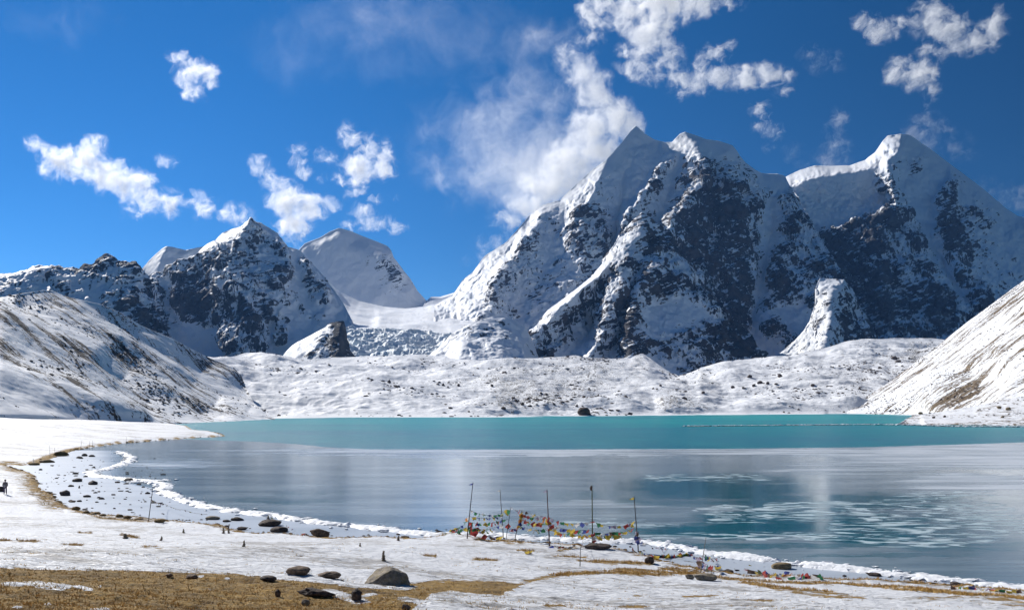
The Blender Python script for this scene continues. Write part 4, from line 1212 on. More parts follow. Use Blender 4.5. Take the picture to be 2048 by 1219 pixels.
cloud('long white cloud sloping down over the black ridge at the left', [
    (80, 298, 36, 22, 1, -.5), (120, 325, 48, 40, 1.1), (170, 330, 62, 44, 1.2), (190, 292, 34, 28, 1), (225, 352, 58, 40, 1.2), (270, 368, 54, 40, 1.1), (300, 400, 52, 34, 1), (335, 405, 44, 34, .85), (270, 425, 30, 26, .6), (400, 410, 40, 30, .75), (470, 430, 44, 26, .6)])
cloud('ragged white cloud alone high in the sky above the left peak', [(360, 122, 30, 24, .9), (390, 140, 44, 32, 1.1), (420, 148, 26, 30, 1), (390, 180, 34, 26, .6), (365, 158, 26, 24, .6)])
cloud('small white wisp right of the long sloping cloud', [(335, 322, 24, 15, .8), (318, 316, 14, 10, .5)])
cloud('dense white cloud rising from behind the peak left of the dome', [(522, 332, 30, 24, .9, -.7), (545, 362, 30, 28, .9, -.7), (575, 398, 48, 44, 1.4), (612, 415, 54, 38, 1.2), (588, 448, 46, 38, 1.3), (595, 478, 28, 28, .8), (660, 410, 30, 20, .5)])
cloud('white cloud with torn curls above the snow dome', [(700, 278, 28, 36, .8), (738, 296, 44, 30, .9), (772, 298, 28, 30, .8), (720, 335, 48, 36, 1.2), (765, 335, 40, 30, 1.1), (690, 355, 34, 22, .7), (715, 360, 36, 18, .8)])
cloud('thin curling wisp between the two clouds over the dome', [(598, 312, 26, 28, .7), (608, 344, 26, 16, .7), (648, 310, 34, 24, .5), (642, 357, 16, 16, .5)])
cloud('row of small cloud tufts just above the snow dome', [(712, 385, 30, 15, .8, .4), (745, 402, 30, 16, .8, .4), (728, 422, 32, 22, .7), (712, 445, 40, 18, .7), (760, 445, 34, 20, .7), (795, 455, 28, 18, .95), (790, 390, 16, 11, .5)])
cloud('big white cloud cut off by the top of the picture', [
    (1190, 30, 46, 46, .9), (1250, 20, 60, 46, 1.1), (1320, 10, 90, 50, 1.3), (1300, 65, 60, 50, 1.2), (1400, 0, 70, 34, 1), (1460, 5, 40, 18, .7), (1270, 100, 46, 34, .8), (1340, 110, 36, 46, .8), (1300, 140, 56, 34, .8), (1260, 135, 36, 22, .6), (1180, 75, 34, 30, .45)], dens=0.020)
cloud('long low arc of white cloud above the twin peaks', [
    (1365, 168, 34, 34, .9), (1400, 160, 40, 32, 1), (1440, 152, 46, 24, 1.05), (1490, 155, 52, 30, 1.1), (1545, 150, 48, 28, .9), (1570, 185, 26, 18, .6, .5), (1430, 110, 30, 28, .9), (1455, 95, 22, 22, .7), (1400, 122, 30, 20, .5)], dens=0.020)
cloud('small curled wisp hanging between the twin peaks and the right summit', [(1520, 225, 28, 26, .7), (1525, 250, 28, 20, .65), (1548, 262, 22, 20, .55), (1545, 295, 20, 14, .35)])
cloud('white cloud arching across the upper right corner', [
    (1860, 28, 48, 34, .95), (1900, 55, 50, 38, 1.05), (1945, 85, 46, 30, 1), (1985, 60, 30, 46, .8), (2000, 35, 24, 26, .6), (1890, 100, 26, 28, .55), (1840, 55, 30, 24, .5)])
cloud('thin white cloud left of the arch in the upper right', [(1735, 42, 36, 20, .7), (1765, 62, 44, 26, .9), (1795, 45, 36, 20, .55)])
cloud('white cloud drifting under the arch above the rounded summit', [(1800, 140, 36, 32, .95), (1840, 145, 44, 40, 1.15), (1850, 108, 30, 26, .7), (1865, 180, 22, 26, .7), (1850, 205, 14, 18, .4), (1785, 155, 26, 18, .6)])
cloud('faint small wisp right of the long arc', [(1625, 105, 34, 20, .55), (1655, 125, 44, 26, .3)], dens=0.006)
cloud('upright plume of vapour above the snow shoulder at the right', [(1675, 245, 28, 34, .95), (1672, 290, 34, 44, .6), (1668, 325, 44, 36, .5), (1640, 330, 60, 30, .25)], D=6700, dens=0.006)
cloud('white vapour trailing off the rounded summit to the right', [(1855, 250, 48, 30, .85), (1835, 270, 40, 30, .7), (1885, 255, 30, 26, .6), (1860, 285, 34, 26, .5), (1910, 300, 50, 34, .3)], D=6700, dens=0.006)
cloud('faint tiny wisp over the snow shoulder', [(1588, 300, 26, 26, .4)], dens=0.004)
cloud('blown snow lifting behind the right ridge at the edge', [(2030, 400, 60, 40, .45), (1980, 380, 60, 30, .3)], D=6700, dens=0.004)
cloud('towering white plume streaming off the highest peak', [
    (1258, 250, 44, 34, 1.2, -.6), (1225, 235, 54, 54, 1.3), (1190, 190, 54, 60, 1.2), (1165, 155, 48, 54, 1.0), (1140, 112, 40, 46, .8), (1180, 265, 66, 66, 1.3), (1200, 305, 62, 50, 1.3), (1140, 325, 74, 66, 1.2), (1090, 370, 80, 62, 1.1), (1150, 365, 60, 48, 1.1),
    (1060, 405, 66, 44, 1.0), (1020, 445, 60, 36, .7), (985, 490, 50, 30, .5), (960, 520, 40, 24, .4)], D=6700, dens=0.026, scale=1.0, soft=2.2, erode=1.3)
cloud('wide soft veil of grey vapour left of the highest peak', [
    (1070, 330, 170, 130, 1.0), (940, 330, 150, 100, .6), (1060, 180, 130, 110, .6), (1000, 250, 170, 110, .6), (880, 270, 120, 70, .35), (1090, 90, 110, 70, .45)], D=7600, dens=0.0044, scale=0.42, erode=0.9, soft=2.0)
cloud('faint broad haze of high vapour across the top left', [(760, 60, 330, 110, .5), (960, 60, 200, 110, .5), (620, 110, 200, 70, .35), (130, 40, 180, 60, .35)], D=8600, dens=0.0011, scale=0.3, erode=0.8, soft=2.2)
#@@NEXT3
# ------------------------------------------------------------------ stones
import bmesh
from mathutils.bvhtree import BVHTree
from mathutils import Matrix


def mat_stone(name, a, b_, c=None, scale=6.0, lichen=0.0):
    b = NB(name)
    tc = b.n('ShaderNodeTexCoord').outputs['Object']
    n = b.noise(tc, scale, 7, 0.65)
    n2 = b.noise(tc, scale * 4, 5, 0.7)
    col = b.mix(b.ramp(n, 0.35, 0.68), a, b_)
    col = b.mix(b.math('MULTIPLY', b.ramp(n2, 0.5, 0.72), 0.6), col, c or (b_[0] * 1.5, b_[1] * 1.5, b_[2] * 1.5))
    if lichen:
        col = b.mix(b.math('MULTIPLY', b.ramp(b.noise(tc, scale * 0.8, 6, 0.7), 0.52, 0.6), lichen), col, (0.22, 0.17, 0.05))
    nrm = b.bump(b.math('ADD', n, b.math('MULTIPLY', n2, 0.5)), 0.7, 0.05)
    b.bsdf(col, 0.85, 0.25, nrm)
    return b.m


M_ST_GREY = mat_stone('grey_boulder', (0.15, 0.13, 0.105), (0.33, 0.285, 0.225), lichen=0.5)
M_ST_DARK = mat_stone('dark_stone', (0.04, 0.032, 0.028), (0.14, 0.105, 0.085))
M_ST_BROWN = mat_stone('brown_stone', (0.09, 0.065, 0.048), (0.23, 0.165, 0.115))
M_ST_TAN = mat_stone('tan_stone', (0.16, 0.12, 0.07), (0.30, 0.23, 0.13))
M_TURF = mat_stone('turf', (0.11, 0.072, 0.032), (0.32, 0.20, 0.07), (0.42, 0.28, 0.12), scale=9.0)
_ico = {}


def ico(sub):
    if sub not in _ico:
        bm = bmesh.new()
        bmesh.ops.create_icosphere(bm, subdivisions=sub, radius=1.0)
        bm.verts.index_update()
        _ico[sub] = (np.array([v.co[:] for v in bm.verts]), np.array([[v.index for v in f.verts] for f in bm.faces]))
        bm.free()
    return _ico[sub]


def stone_verts(rx, ry, rz, seed, sub=3, rough=0.28, cuts=7):
    v, f = ico(sub)
    rg = np.random.default_rng(seed)
    q = v.copy()
    for _ in range(cuts):                      # broken planes
        n = rg.normal(size=3); n /= np.linalg.norm(n)
        h = rg.uniform(0.62, 0.92)
        d = q @ n
        q = q - np.where(d > h, d - h, 0)[:, None] * n * 0.85
    q = q * (1 + rough * fbm(v * 1.3 + seed * 3.1, 4))[:, None]
    return q * np.array([rx, ry, rz]), f


def boulder(label, px, py, w, h, mat, seed, name='boulder', cat='boulder', group=None, depthk=0.8, sub=4, cuts=7, rough=0.28, sink=0.25, p=None, rotz=None):
    P = ray_ground(px, py) if p is None else p
    m = P[1] / F
    rx, rz = w * m / 2, h * m / (2 - 2 * sink) * 1.08
    v, f = stone_verts(rx, rx * depthk, rz, seed, sub, rough, cuts)
    o = mesh_np(name, v, f, [mat])
    o.location = (P[0], P[1] + rx * depthk * 0.6, P[2] + rz * (1 - 2 * sink))
    if rotz:
        o.rotation_euler = (0, rotz, 0)
    tag(o, label, cat, group)
    return o


BP = ray_ground(772, 1168)
v, f = ico(5)
q = v.copy()
for n_, h_ in (((-0.64, -0.26, 0.72), 0.66), ((0.78, -0.56, 0.28), 0.66), ((0.6, 0.1, 0.79), 0.84), ((-0.1, -0.9, 0.4), 0.88), ((-0.9, 0.1, 0.3), 0.82), ((0.95, 0.1, 0.2), 0.86)):
    n_ = np.array(n_) / np.linalg.norm(n_)
    dd = q @ n_
    q = q - np.where(dd > h_, dd - h_, 0)[:, None] * n_ * 0.92
q = q * (1 + 0.13 * fbm(v * 1.7 + 2.0, 5) + 0.05 * fbm(v * 6, 3))[:, None]
mm = BP[1] / F
o = mesh_np('boulder', q * np.array([48 * mm, 34 * mm, 27 * mm]), f, [M_ST_GREY])
o.location = Vector((BP + np.array([0, 0.35, 4 * mm])).tolist())
tag(o, 'largest boulder, grey with a dark right face, half ringed by snow in the brown grass', 'boulder')
boulder('low rounded brown boulder, first left of the largest boulder pair at the snow line', 596, 1150, 52, 15, M_ST_BROWN, 5, depthk=0.7, cuts=6, rough=0.25)
boulder('flat dark boulder between the low rounded boulder and the largest boulder', 656, 1155, 50, 11, M_ST_BROWN, 6, depthk=0.6, cuts=6, rough=0.25)
boulder('small dark stone in the grass just below the snow line left of the rounded boulder', 534, 1162, 34, 9, M_ST_DARK, 8, name='stone', cat='stone')
boulder('small brown stone by itself in the grass at the snow edge', 382, 1157, 24, 8, M_ST_BROWN, 9, name='stone', cat='stone')
boulder('tiny brown stone beside a like one in the grass at the snow edge', 337, 1153, 15, 6, M_ST_BROWN, 10, name='stone', cat='stone')
boulder('angular pale stone lying in the near grass', 610, 1210, 18, 11, M_ST_GREY, 11, name='stone', cat='stone')
boulder('upright dark stone in the near grass left of the angular pale stone', 555, 1193, 12, 14, M_ST_DARK, 12, name='stone', cat='stone')
boulder('black stone at the very bottom edge of the grass', 812, 1219, 18, 11, M_ST_DARK, 13, name='stone', cat='stone')
boulder('dark lump of earth beside the small snow patch in the near grass', 713, 1199, 22, 20, M_ST_DARK, 14, name='earth_clod', cat='earth clod', rough=0.4)
boulder('long dark bank of bare earth left of the small snow patch', 632, 1192, 74, 12, M_ST_DARK, 15, name='earth_clod', cat='earth clod', rough=0.45, depthk=0.35, rotz=0.12)
boulder('wide dark boulder on the shore ice carrying a small cairn', 538, 1052, 44, 12, M_ST_DARK, 21)
boulder('smooth dark boulder on the bank just below the one carrying a cairn', 556, 1064, 36, 10, M_ST_DARK, 22, rough=0.12, cuts=2)
boulder('long brown boulder leaning on the ice beside the faded flags', 640, 1073, 42, 13, M_ST_BROWN, 23, rotz=0.25, depthk=0.45)
boulder('dark red-brown boulder wrapped in flags at the foot of the green pole', 1196, 1098, 56, 11, M_ST_DARK, 24, depthk=0.5)
boulder('round dark stone on the bank right of the lying bundle of flags', 1300, 1126, 20, 12, M_ST_DARK, 25, name='stone', cat='stone')
boulder('flat tan boulder lying on the shore ice among the flags', 1568, 1138, 47, 12, M_ST_TAN, 26, depthk=0.6, cuts=3, rough=0.12)
boulder('small reddish stone on the ice right of the flat tan boulder', 1753, 1152, 26, 6, M_ST_BROWN, 27, name='stone', cat='stone')
boulder('pale grey rock slab on the bank by the short leaning pole', 1410, 1159, 52, 12, M_ST_GREY, 28, depthk=0.6)
boulder('small pale rock left of the grey slab on the bank', 1380, 1157, 18, 9, M_ST_GREY, 29, name='stone', cat='stone')
boulder('flat pale stone on the shore ice, left of a like dark one', 424, 1039, 30, 7, M_ST_GREY, 30, name='stone', cat='stone', depthk=0.6)
boulder('flat dark stone on the shore ice right of the flat pale one', 473, 1041, 28, 7, M_ST_DARK, 31, name='stone', cat='stone', depthk=0.6)
for i, (px, py, w, h, lb) in enumerate([
        (128, 991, 24, 11, 'largest black stone at the edge of the bank in the left bay'), (153, 963, 21, 7, 'wide dark stone on the left bay ice'), (184, 969, 19, 8, 'dark stone with a humped top on the left bay ice'),
        (255, 962, 20, 6, 'dark stone at the snow ridge in the left bay'), (252, 968, 12, 3, 'thin dark stone just in front of the one at the snow ridge'), (157, 916, 12, 4, 'dark stone near the upper bank of the left bay'),
        (168, 912, 12, 5, 'dark stone right beside the upper bank of the left bay'), (183, 913, 14, 4, 'flat dark stone right of the two by the upper bank'), (172, 994, 16, 5, 'flat black stone in the middle of the left bay'),
        (158, 1003, 11, 4, 'small black stone in front of the flat black one'), (141, 1003, 12, 4, 'small black stone near the lower bank of the left bay'), (150, 948, 13, 4, 'small pointed stone alone on the left bay ice'),
        (140, 973, 14, 4, 'thin brown stone left of the humped stone'), (158, 976, 4, 6, 'tiny upright stone in the left bay'), (190, 986, 8, 3, 'tiny dark stone right of the flat black one'), (197, 996, 8, 4, 'tiny black stone on open bay ice'),
        (226, 990, 10, 3, 'thin flat stone farther out in the left bay'), (161, 917, 9, 3, 'tiny flat stone under the two by the upper bank'), (80, 940, 8, 4, 'tiny stone close to the notch of the bank')]):
    boulder(lb, px, py, w, h, M_ST_DARK, 40 + i, name='stone', cat='stone', group='stones frozen into the left bay', sub=3, depthk=0.7, cuts=11, rough=0.36)
for i, (px, py, w, h) in enumerate([(150, 1019, 14, 8), (172, 1026, 12, 7), (188, 1028, 20, 6), (204, 1031, 12, 5), (237, 1034, 14, 8), (253, 1036, 15, 7), (277, 1038, 14, 4), (318, 1044, 22, 9), (90, 925, 24, 8), (118, 912, 26, 12), (66, 930, 18, 7)]):
    nm = ['leftmost of the turf clods on the lower bank', 'small turf clod second from the left on the lower bank', 'long turf clod third from the left on the lower bank', 'little turf clod after the long one on the lower bank',
          'rounded turf clod midway along the lower bank', 'turf clod close right of the rounded one', 'flat turf clod just left of the leaning pole', 'tall turf clod just right of the leaning pole', 'turf clod by the notch in the upper bank',
          'big turf clod where the thin sticks stand', 'turf clod at the inner end of the bay'][i]
    boulder(nm, px, py, w * 1.15, h * 0.75, M_TURF, 70 + i, name='turf_clod', cat='turf clod', group='turf clods along the bank', sub=3, rough=0.4, cuts=2)


def cairn(label, px, py, w, h, seed, n=5, p=None, mat=M_ST_BROWN):
    P = ray_ground(px, py) if p is None else p
    m = P[1] / F
    root = bpy.data.objects.new('cairn', None); COL.objects.link(root); root.location = P
    tag(root, label, 'cairn', 'little stone cairns')
    hh = h * m / n * 1.12
    rg = np.random.default_rng(seed)
    z = 0
    for k in range(n):
        r = w * m / 2 * (1 - 0.62 * k / n) * rg.uniform(0.85, 1.15)
        v, f = stone_verts(r, r * 0.85, hh * 0.62, seed * 10 + k, 2, 0.25, 5)
        o = mesh_np('stone', v, f, [mat if rg.random() < 0.6 else M_ST_GREY], parent=root)
        o.location = (rg.normal() * r * 0.12, rg.normal() * r * 0.12, z + hh * 0.5)
        z += hh * 0.93
    return root


cairn('tallest cairn, brown stones stacked on the snow behind the largest boulder', 767, 1121, 10, 19, 1, 6)
cairn('tiny cairn on top of the wide dark boulder by the ice', 532, 1044, 7, 11, 2, 4, p=ray_ground(538, 1052) + np.array([-0.25, 0.6, 0.40]))
for i, (px, py, w, h, lb) in enumerate([(447, 1066, 6, 11, 'small dark cairn on the bank left of the boulder with a cairn'), (457, 1066, 6, 13, 'taller dark cairn close to the small one on the bank'), (367, 1065, 6, 8, 'short cairn on the snow below the lower bank'),
                                        (250, 1076, 12, 9, 'squat brown cairn alone on the left snow'), (323, 1080, 6, 8, 'little brown cairn right of the squat one'), (488, 1092, 7, 11, 'little leaning cairn on the snow in the middle'),
                                        (720, 1092, 5, 7, 'tiny dark cairn above the tallest cairn'), (797, 1080, 7, 9, 'tiny pointed cairn at the edge of the ice')]):
    cairn(lb, px, py, w, h, 10 + i, 4, mat=M_ST_BROWN)

# ------------------------------------------------------------------ poles and strings of flags
def flat_mat(name, c, rough=0.8):
    b = NB(name)
    tc = b.n('ShaderNodeTexCoord').outputs['Object']
    n = b.noise(tc, 9.0, 4, 0.6)
    col = b.mix(b.math('MULTIPLY', n, 0.55), c, tuple(min(1, x * 0.55 + 0.03) for x in c))
    b.bsdf(col, rough, 0.15)
    return b.m


def cloth_mat(name, c):
    b = NB(name)
    tc = b.n('ShaderNodeTexCoord').outputs['Object']
    n = b.noise(tc, 7.0, 4, 0.6)
    col = b.mix(n, c, tuple(min(1, x * 0.7 + 0.05) for x in c))
    d = b.bsdf(col, 0.85, 0.1)
    tr = b.n('ShaderNodeBsdfTranslucent'); b.l(col, tr.inputs['Color'])
    mx = b.n('ShaderNodeMixShader'); mx.inputs[0].default_value = 0.35
    b.l(d.outputs[0], mx.inputs[1]); b.l(tr.outputs[0], mx.inputs[2]); b.l(mx.outputs[0], b.out.inputs['Surface'])
    return b.m


CL = {'b': cloth_mat('blue_cloth', (0.045, 0.07, 0.30)), 'w': cloth_mat('white_cloth', (0.72, 0.70, 0.68)), 'r': cloth_mat('red_cloth', (0.40, 0.045, 0.04)), 'g': cloth_mat('green_cloth', (0.03, 0.20, 0.08)),
      'y': cloth_mat('yellow_cloth', (0.62, 0.45, 0.06)), 'o': cloth_mat('orange_cloth', (0.55, 0.22, 0.04)), 'p': cloth_mat('faded_lilac_cloth', (0.38, 0.32, 0.42)), 'd': cloth_mat('faded_brown_cloth', (0.16, 0.10, 0.07)), 'f': cloth_mat('faded_green_cloth', (0.30, 0.32, 0.16))}
M_WOOD = {'dark': flat_mat('dark_wood', (0.035, 0.028, 0.035)), 'brown': flat_mat('red_brown_wood', (0.13, 0.06, 0.05)), 'green': flat_mat('green_bamboo', (0.14, 0.15, 0.06)), 'grey': flat_mat('grey_wood', (0.12, 0.11, 0.10)), 'pale': flat_mat('pale_wood', (0.26, 0.23, 0.20))}
M_CORD = flat_mat('cord', (0.20, 0.17, 0.14))


def tube(pts, r0, r1=None, n=6):
    pts = np.asarray(pts, float)
    r1 = r0 if r1 is None else r1
    tg = np.gradient(pts, axis=0); tg /= np.linalg.norm(tg, axis=1, keepdims=True) + 1e-9
    ref = np.where(np.abs(tg[:, 2:3]) > 0.8, [[1.0, 0, 0]], [[0, 0, 1.0]])
    a = np.cross(tg, ref); a /= np.linalg.norm(a, axis=1, keepdims=True)
    b_ = np.cross(tg, a)
    th = np.linspace(0, 2 * math.pi, n, endpoint=False)
    rr = np.linspace(r0, r1, len(pts))
    V = pts[:, None] + rr[:, None, None] * (np.cos(th)[None, :, None] * a[:, None] + np.sin(th)[None, :, None] * b_[:, None])
    L = len(pts)
    F_ = []
    for i in range(L - 1):
        for k in range(n):
            F_.append((i * n + k, i * n + (k + 1) % n, (i + 1) * n + (k + 1) % n, (i + 1) * n + k))
    V = V.reshape(-1, 3)
    V = np.concatenate([V, pts[:1], pts[-1:]])
    for k in range(n):
        F_.append((L * n, (k + 1) % n, k, k)); F_.append((L * n + 1, (L - 1) * n + k, (L - 1) * n + (k + 1) % n, (L - 1) * n + (k + 1) % n))
    q = [f for f in F_ if f[2] != f[3]]; t = [f[:3] for f in F_ if f[2] == f[3]]
    tri = [x for f in q for x in ((f[0], f[1], f[2]), (f[0], f[2], f[3]))] + t
    return V, np.array(tri)


FLAGM = {}
def flag_mesh(c, var):
    if (c, var) in FLAGM:
        return FLAGM[(c, var)]
    rg = np.random.default_rng(var + 3)
    nx, nz = 5, 5
    u_, v_ = np.meshgrid(np.linspace(-0.5, 0.5, nx), np.linspace(0, 1, nz))
    X = u_ * 0.46 * (1 - (0.55 if var % 3 == 0 else 0.18) * v_)
    ph = rg.uniform(0, 6)
    Y = 0.07 * np.sin(u_ * 5 + ph) * v_ + 0.06 * np.sin(v_ * 4 + ph) + (0.16 * v_ * u_ if var % 2 else 0)
    Z = -v_ * (0.36 if var % 3 else 0.42) * np.cos(0.5 * v_)
    V = np.stack([X, Y, Z], -1).reshape(-1, 3)
    fs = grid_faces(nz, nx)
    me = bpy.data.meshes.new('flag')
    me.from_pydata(V.tolist(), [], fs.tolist())
    for p in me.polygons:
        p.use_smooth = True
    me.materials.append(CL[c])
    FLAGM[(c, var)] = me
    return me


def add_flag(parent, loc, along, c, rg, size=1.0, pitch=None, name='flag'):
    o = bpy.data.objects.new(name, flag_mesh(c, int(rg.integers(0, 6))))
    COL.objects.link(o)
    o.parent = parent
    yaw = math.atan2(along[1], along[0])
    tilt = -math.atan2(along[2], math.hypot(along[0], along[1]))
    pit = rg.uniform(-1.5, 0.9) if pitch is None else pitch
    Mx = Matrix.Rotation(yaw, 4, 'Z') @ Matrix.Rotation(tilt, 4, 'Y') @ Matrix.Rotation(pit, 4, 'X') @ Matrix.Rotation(rg.uniform(-0.9, 0.6), 4, 'Y') @ Matrix.Rotation(rg.uniform(-0.7, 0.7), 4, 'Z')
    k = size * rg.uniform(0.9, 1.4)
    o.matrix_local = Matrix.Translation(Vector([float(q) for q in loc]) - parent.location) @ Mx @ Matrix.Diagonal((k, k, k * rg.uniform(0.8, 1.1), 1))
    return o


POLE = {}


def pole(key, label, base, top, r, wood, flag=None, knot=False, name='flagpole', cat='pole', group='flagpoles on the shore', bow=0.0):
    P = ray_ground(*base)
    d = P[1]
    T = pt(top[0], top[1], d)
    root = bpy.data.objects.new(name, None); COL.objects.link(root); root.location = P
    tag(root, label, cat, group)
    n = 9
    t = np.linspace(0, 1, n)
    pts = P[None] * (1 - t[:, None]) + T[None] * t[:, None]
    pts[:, 0] += bow * np.sin(t * math.pi)
    pts[0, 2] -= 0.3
    V, f = tube(pts - P, r, r * 0.6, 7)
    mesh_np('shaft', V, f, [M_WOOD[wood]], parent=root)
    POLE[key] = (base, top, d, bow)
    rg = np.random.default_rng(hash(key) % 1000 if False else sum(map(ord, key)))
    if flag:
        nx, nz = 7, 4
        u_, v_ = np.meshgrid(np.linspace(0, 1, nx), np.linspace(0, 1, nz))
        wid, hei = flag[1], flag[2]
        X = -u_ * wid; Z = -u_ * hei * 0.8 - v_ * hei * (1 - 0.75 * u_); Y = 0.06 * np.sin(u_ * 7) * u_
        Vf = np.stack([X, Y, Z], -1).reshape(-1, 3) + (T - P) - np.array([0, 0, 0.05])
        mesh_np('flag', Vf, grid_faces(nz, nx), [CL[flag[0]]], parent=root)
    if knot:
        v, f = stone_verts(0.11, 0.10, 0.2, 5, 2, 0.3, 2)
        o = mesh_np('cloth_knot', v, f, [CL['d']], parent=root)
        o.location = Vector((T - P) + np.array([-0.05, 0, -0.22]))
    return root


def on_pole(key, py):
    base, top, d, bow = POLE[key]
    t = (base[1] - py) / (base[1] - top[1])
    px = base[0] + (top[0] - base[0]) * t
    q = pt(px, py, d); q[0] += bow * math.sin(t * math.pi)
    return q


pole('A', 'leaning dark flagpole with a small navy pennant at its tip', (934, 1075), (946, 964), 0.045, 'dark', ('b', 0.34, 0.16))
pole('B', 'thin grey flagpole with a scrap of white cloth at the tip', (1007, 1077), (1000, 978), 0.04, 'grey', ('w', 0.26, 0.12))
pole('C', 'short dark pole just right of the thin grey flagpole', (1012, 1077), (1022, 1012), 0.028, 'dark', name='pole')
pole('D', 'short leaning pole wrapped in yellow flags', (1029, 1079), (1044, 1020), 0.035, 'dark', name='pole')
pole('E', 'reddish brown flagpole with a pale rag drooping from its tip', (1099, 1091), (1094, 978), 0.05, 'brown', ('p', 0.28, 0.16))
pole('G', 'tallest flagpole, green bamboo with a dark knot of cloth at the tip', (1185, 1094), (1184, 970), 0.055, 'green', None, True)
pole('H', 'leaning flagpole with a cream flag at its tip, nearest the teal opening', (1277, 1104), (1268, 992), 0.05, 'grey', ('y', 0.34, 0.2))
pole('I', 'short thin leaning pole on the right bank beside the grey slab', (1401, 1144), (1412, 1074), 0.03, 'pale', name='pole')
pole('J', 'low bent stick with a pale cord, standing in the snow', (1160, 1131), (1161, 1093), 0.028, 'grey', name='pole')
pole('K', 'lone leaning pole on the lower bank of the left bay', (297, 1041), (306, 972), 0.04, 'dark', name='pole')
for i, (b0, t0, lb) in enumerate([((100, 913), (99, 889), 'thin stick at the big turf clod on the far left bank'), ((110, 909), (109, 894), 'shorter stick right of the one at the big turf clod'), ((161, 897), (164, 879), 'thin stick leaning right on the far bank'),
                                  ((179, 894), (179, 881), 'first of a close pair of sticks on the far bank'), ((185, 893), (185, 880), 'second of a close pair of sticks on the far bank'), ((252, 885), (253, 873), 'far thin stick where the bank narrows'),
                                  ((437, 873), (438, 861), 'thin stick at the tip of the left spit'), ((68, 930), (67, 916), 'stick beside the turf clod at the inner bay')]):
    pole('s%d' % i, lb, b0, t0, 0.04, 'grey', name='stick', cat='stick', group='thin sticks on the far left bank')


def flag_string(label, pts, n, cols, size=1.0, sag=0.25, seed=1, on_ground=False, cord_r=0.012, pitch=None):
    W_ = []
    for p in pts:
        if isinstance(p[0], str):
            W_.append(on_pole(*p))
        elif len(p) == 3:
            W_.append(pt(*p))
        else:
            q = ray_ground(*p); q[2] += 0.05
            W_.append(q)
    W_ = np.array(W_)
    L = np.linalg.norm(np.diff(W_, axis=0), axis=1)
    cum = np.concatenate([[0], np.cumsum(L)])
    N = max(12, int(cum[-1] / 0.25))
    t = np.linspace(0, cum[-1], N)
    Q = np.stack([np.interp(t, cum, W_[:, k]) for k in range(3)], -1)
    if on_ground:
        Q[:, 2] = np.maximum(ground_z(Q[:, 0], Q[:, 1]), 0.03) + 0.08 + 0.06 * np.abs(np.sin(t * 2.1))
    else:
        for i in range(len(L)):
            m = (t >= cum[i]) & (t <= cum[i + 1])
            s_ = (t[m] - cum[i]) / max(L[i], 1e-6)
            Q[m, 2] -= 1.5 * sag * 4 * s_ * (1 - s_) * min(1.0, L[i] / 2.0)
    rg = np.random.default_rng(seed)
    Q = Q + rg.normal(size=Q.shape) * np.array([0, 0.015, 0.012])
    root = bpy.data.objects.new('flag_string', None); COL.objects.link(root)
    root.location = Vector(Q[0].tolist())
    tag(root, label, 'flag string', 'strings of coloured flags on the shore')
    V, f = tube(Q - Q[0], cord_r, cord_r, 4)
    mesh_np('cord', V, f, [M_CORD], parent=root)
    for k in range(n):
        a = (k + 0.5 + rg.uniform(-0.3, 0.3)) / n * (N - 2)
        i = int(a)
        al = Q[i + 1] - Q[i]
        if al[0] < 0:
            al = -al
        add_flag(root, Q[i] + (Q[i + 1] - Q[i]) * (a - i), al, cols[k % len(cols)], rg, size, pitch if pitch is None else pitch + rg.uniform(-0.3, 0.3))
    return root


FS = flag_string
FS('flags falling from the navy-pennant pole down to the left bank', [('A', 1033), (912, 1058), (893, 1066), (872, 1075)], 13, 'oggbgrygp', 0.75, 0.15, 1)
FS('lower string of flags from the blue knot on the navy-pennant pole to the left', [('A', 1049), (900, 1060), (880, 1066), (864, 1071)], 11, 'yygggrryg', 0.85, 0.2, 2)
FS('top string of small green and white flags right of the navy-pennant pole', [('A', 1019), ('B', 1027)], 9, 'wggwgb', 0.6, 0.18, 3)
FS('second string of flags between the navy-pennant pole and the thin grey pole', [('A', 1032), ('B', 1030)], 10, 'wybgybbyb', 0.7, 0.12, 4)
FS('red, green and yellow flags strung from navy-pennant pole to short dark pole', [('A', 1043), ('B', 1039), ('C', 1036)], 14, 'rgrbgyygr', 0.75, 0.15, 5)
FS('red and blue flags drooping from the blue knot to the yellow-wrapped pole', [('A', 1051), ('B', 1047), ('C', 1048), ('D', 1050)], 16, 'rrbrgybbwrdb', 0.8, 0.25, 6)
FS('short dark string hanging from the blue knot toward the snow', [('A', 1054), (958, 1058, 72.0), (974, 1061, 72.0)], 5, 'dggyy', 0.7, 0.05, 7)
FS('string of large green, red and lilac flags sloping down to the thin grey pole', [('A', 1055), (952, 1060, 72.5), (968, 1068, 72.0), (982, 1073, 71.5), ('B', 1070)], 8, 'grrdbpyy', 1.35, 0.05, 8, pitch=-0.1)
FS('yellow and green flags strung over the gap right of the thin grey pole', [('B', 1022), (1012, 1018, 72.0), ('C', 1014)], 3, 'fyg', 1.0, 0.1, 9)
FS('topmost pale string from the short dark pole to the reddish brown pole', [('C', 1013), ('D', 1018), ('E', 1033)], 9, 'wprwdwy', 0.55, 0.12, 10)
FS('bunch of yellow and orange flags tied round the yellow-wrapped pole', [('D', 1026), ('D', 1036), ('D', 1048), ('D', 1058)], 12, 'yooygyrob', 0.8, 0.0, 11)
FS('upper string of red and yellow flags left of the reddish brown pole', [('D', 1027), ('E', 1035)], 9, 'orrygyp', 0.75, 0.1, 12)
FS('middle string of red and orange flags left of the reddish brown pole', [('D', 1036), ('E', 1045)], 11, 'yrrogr', 0.8, 0.12, 13)
FS('lower dense string of green and yellow flags left of the reddish brown pole', [('D', 1050), ('E', 1056)], 12, 'ygbgwyd', 0.75, 0.15, 14)
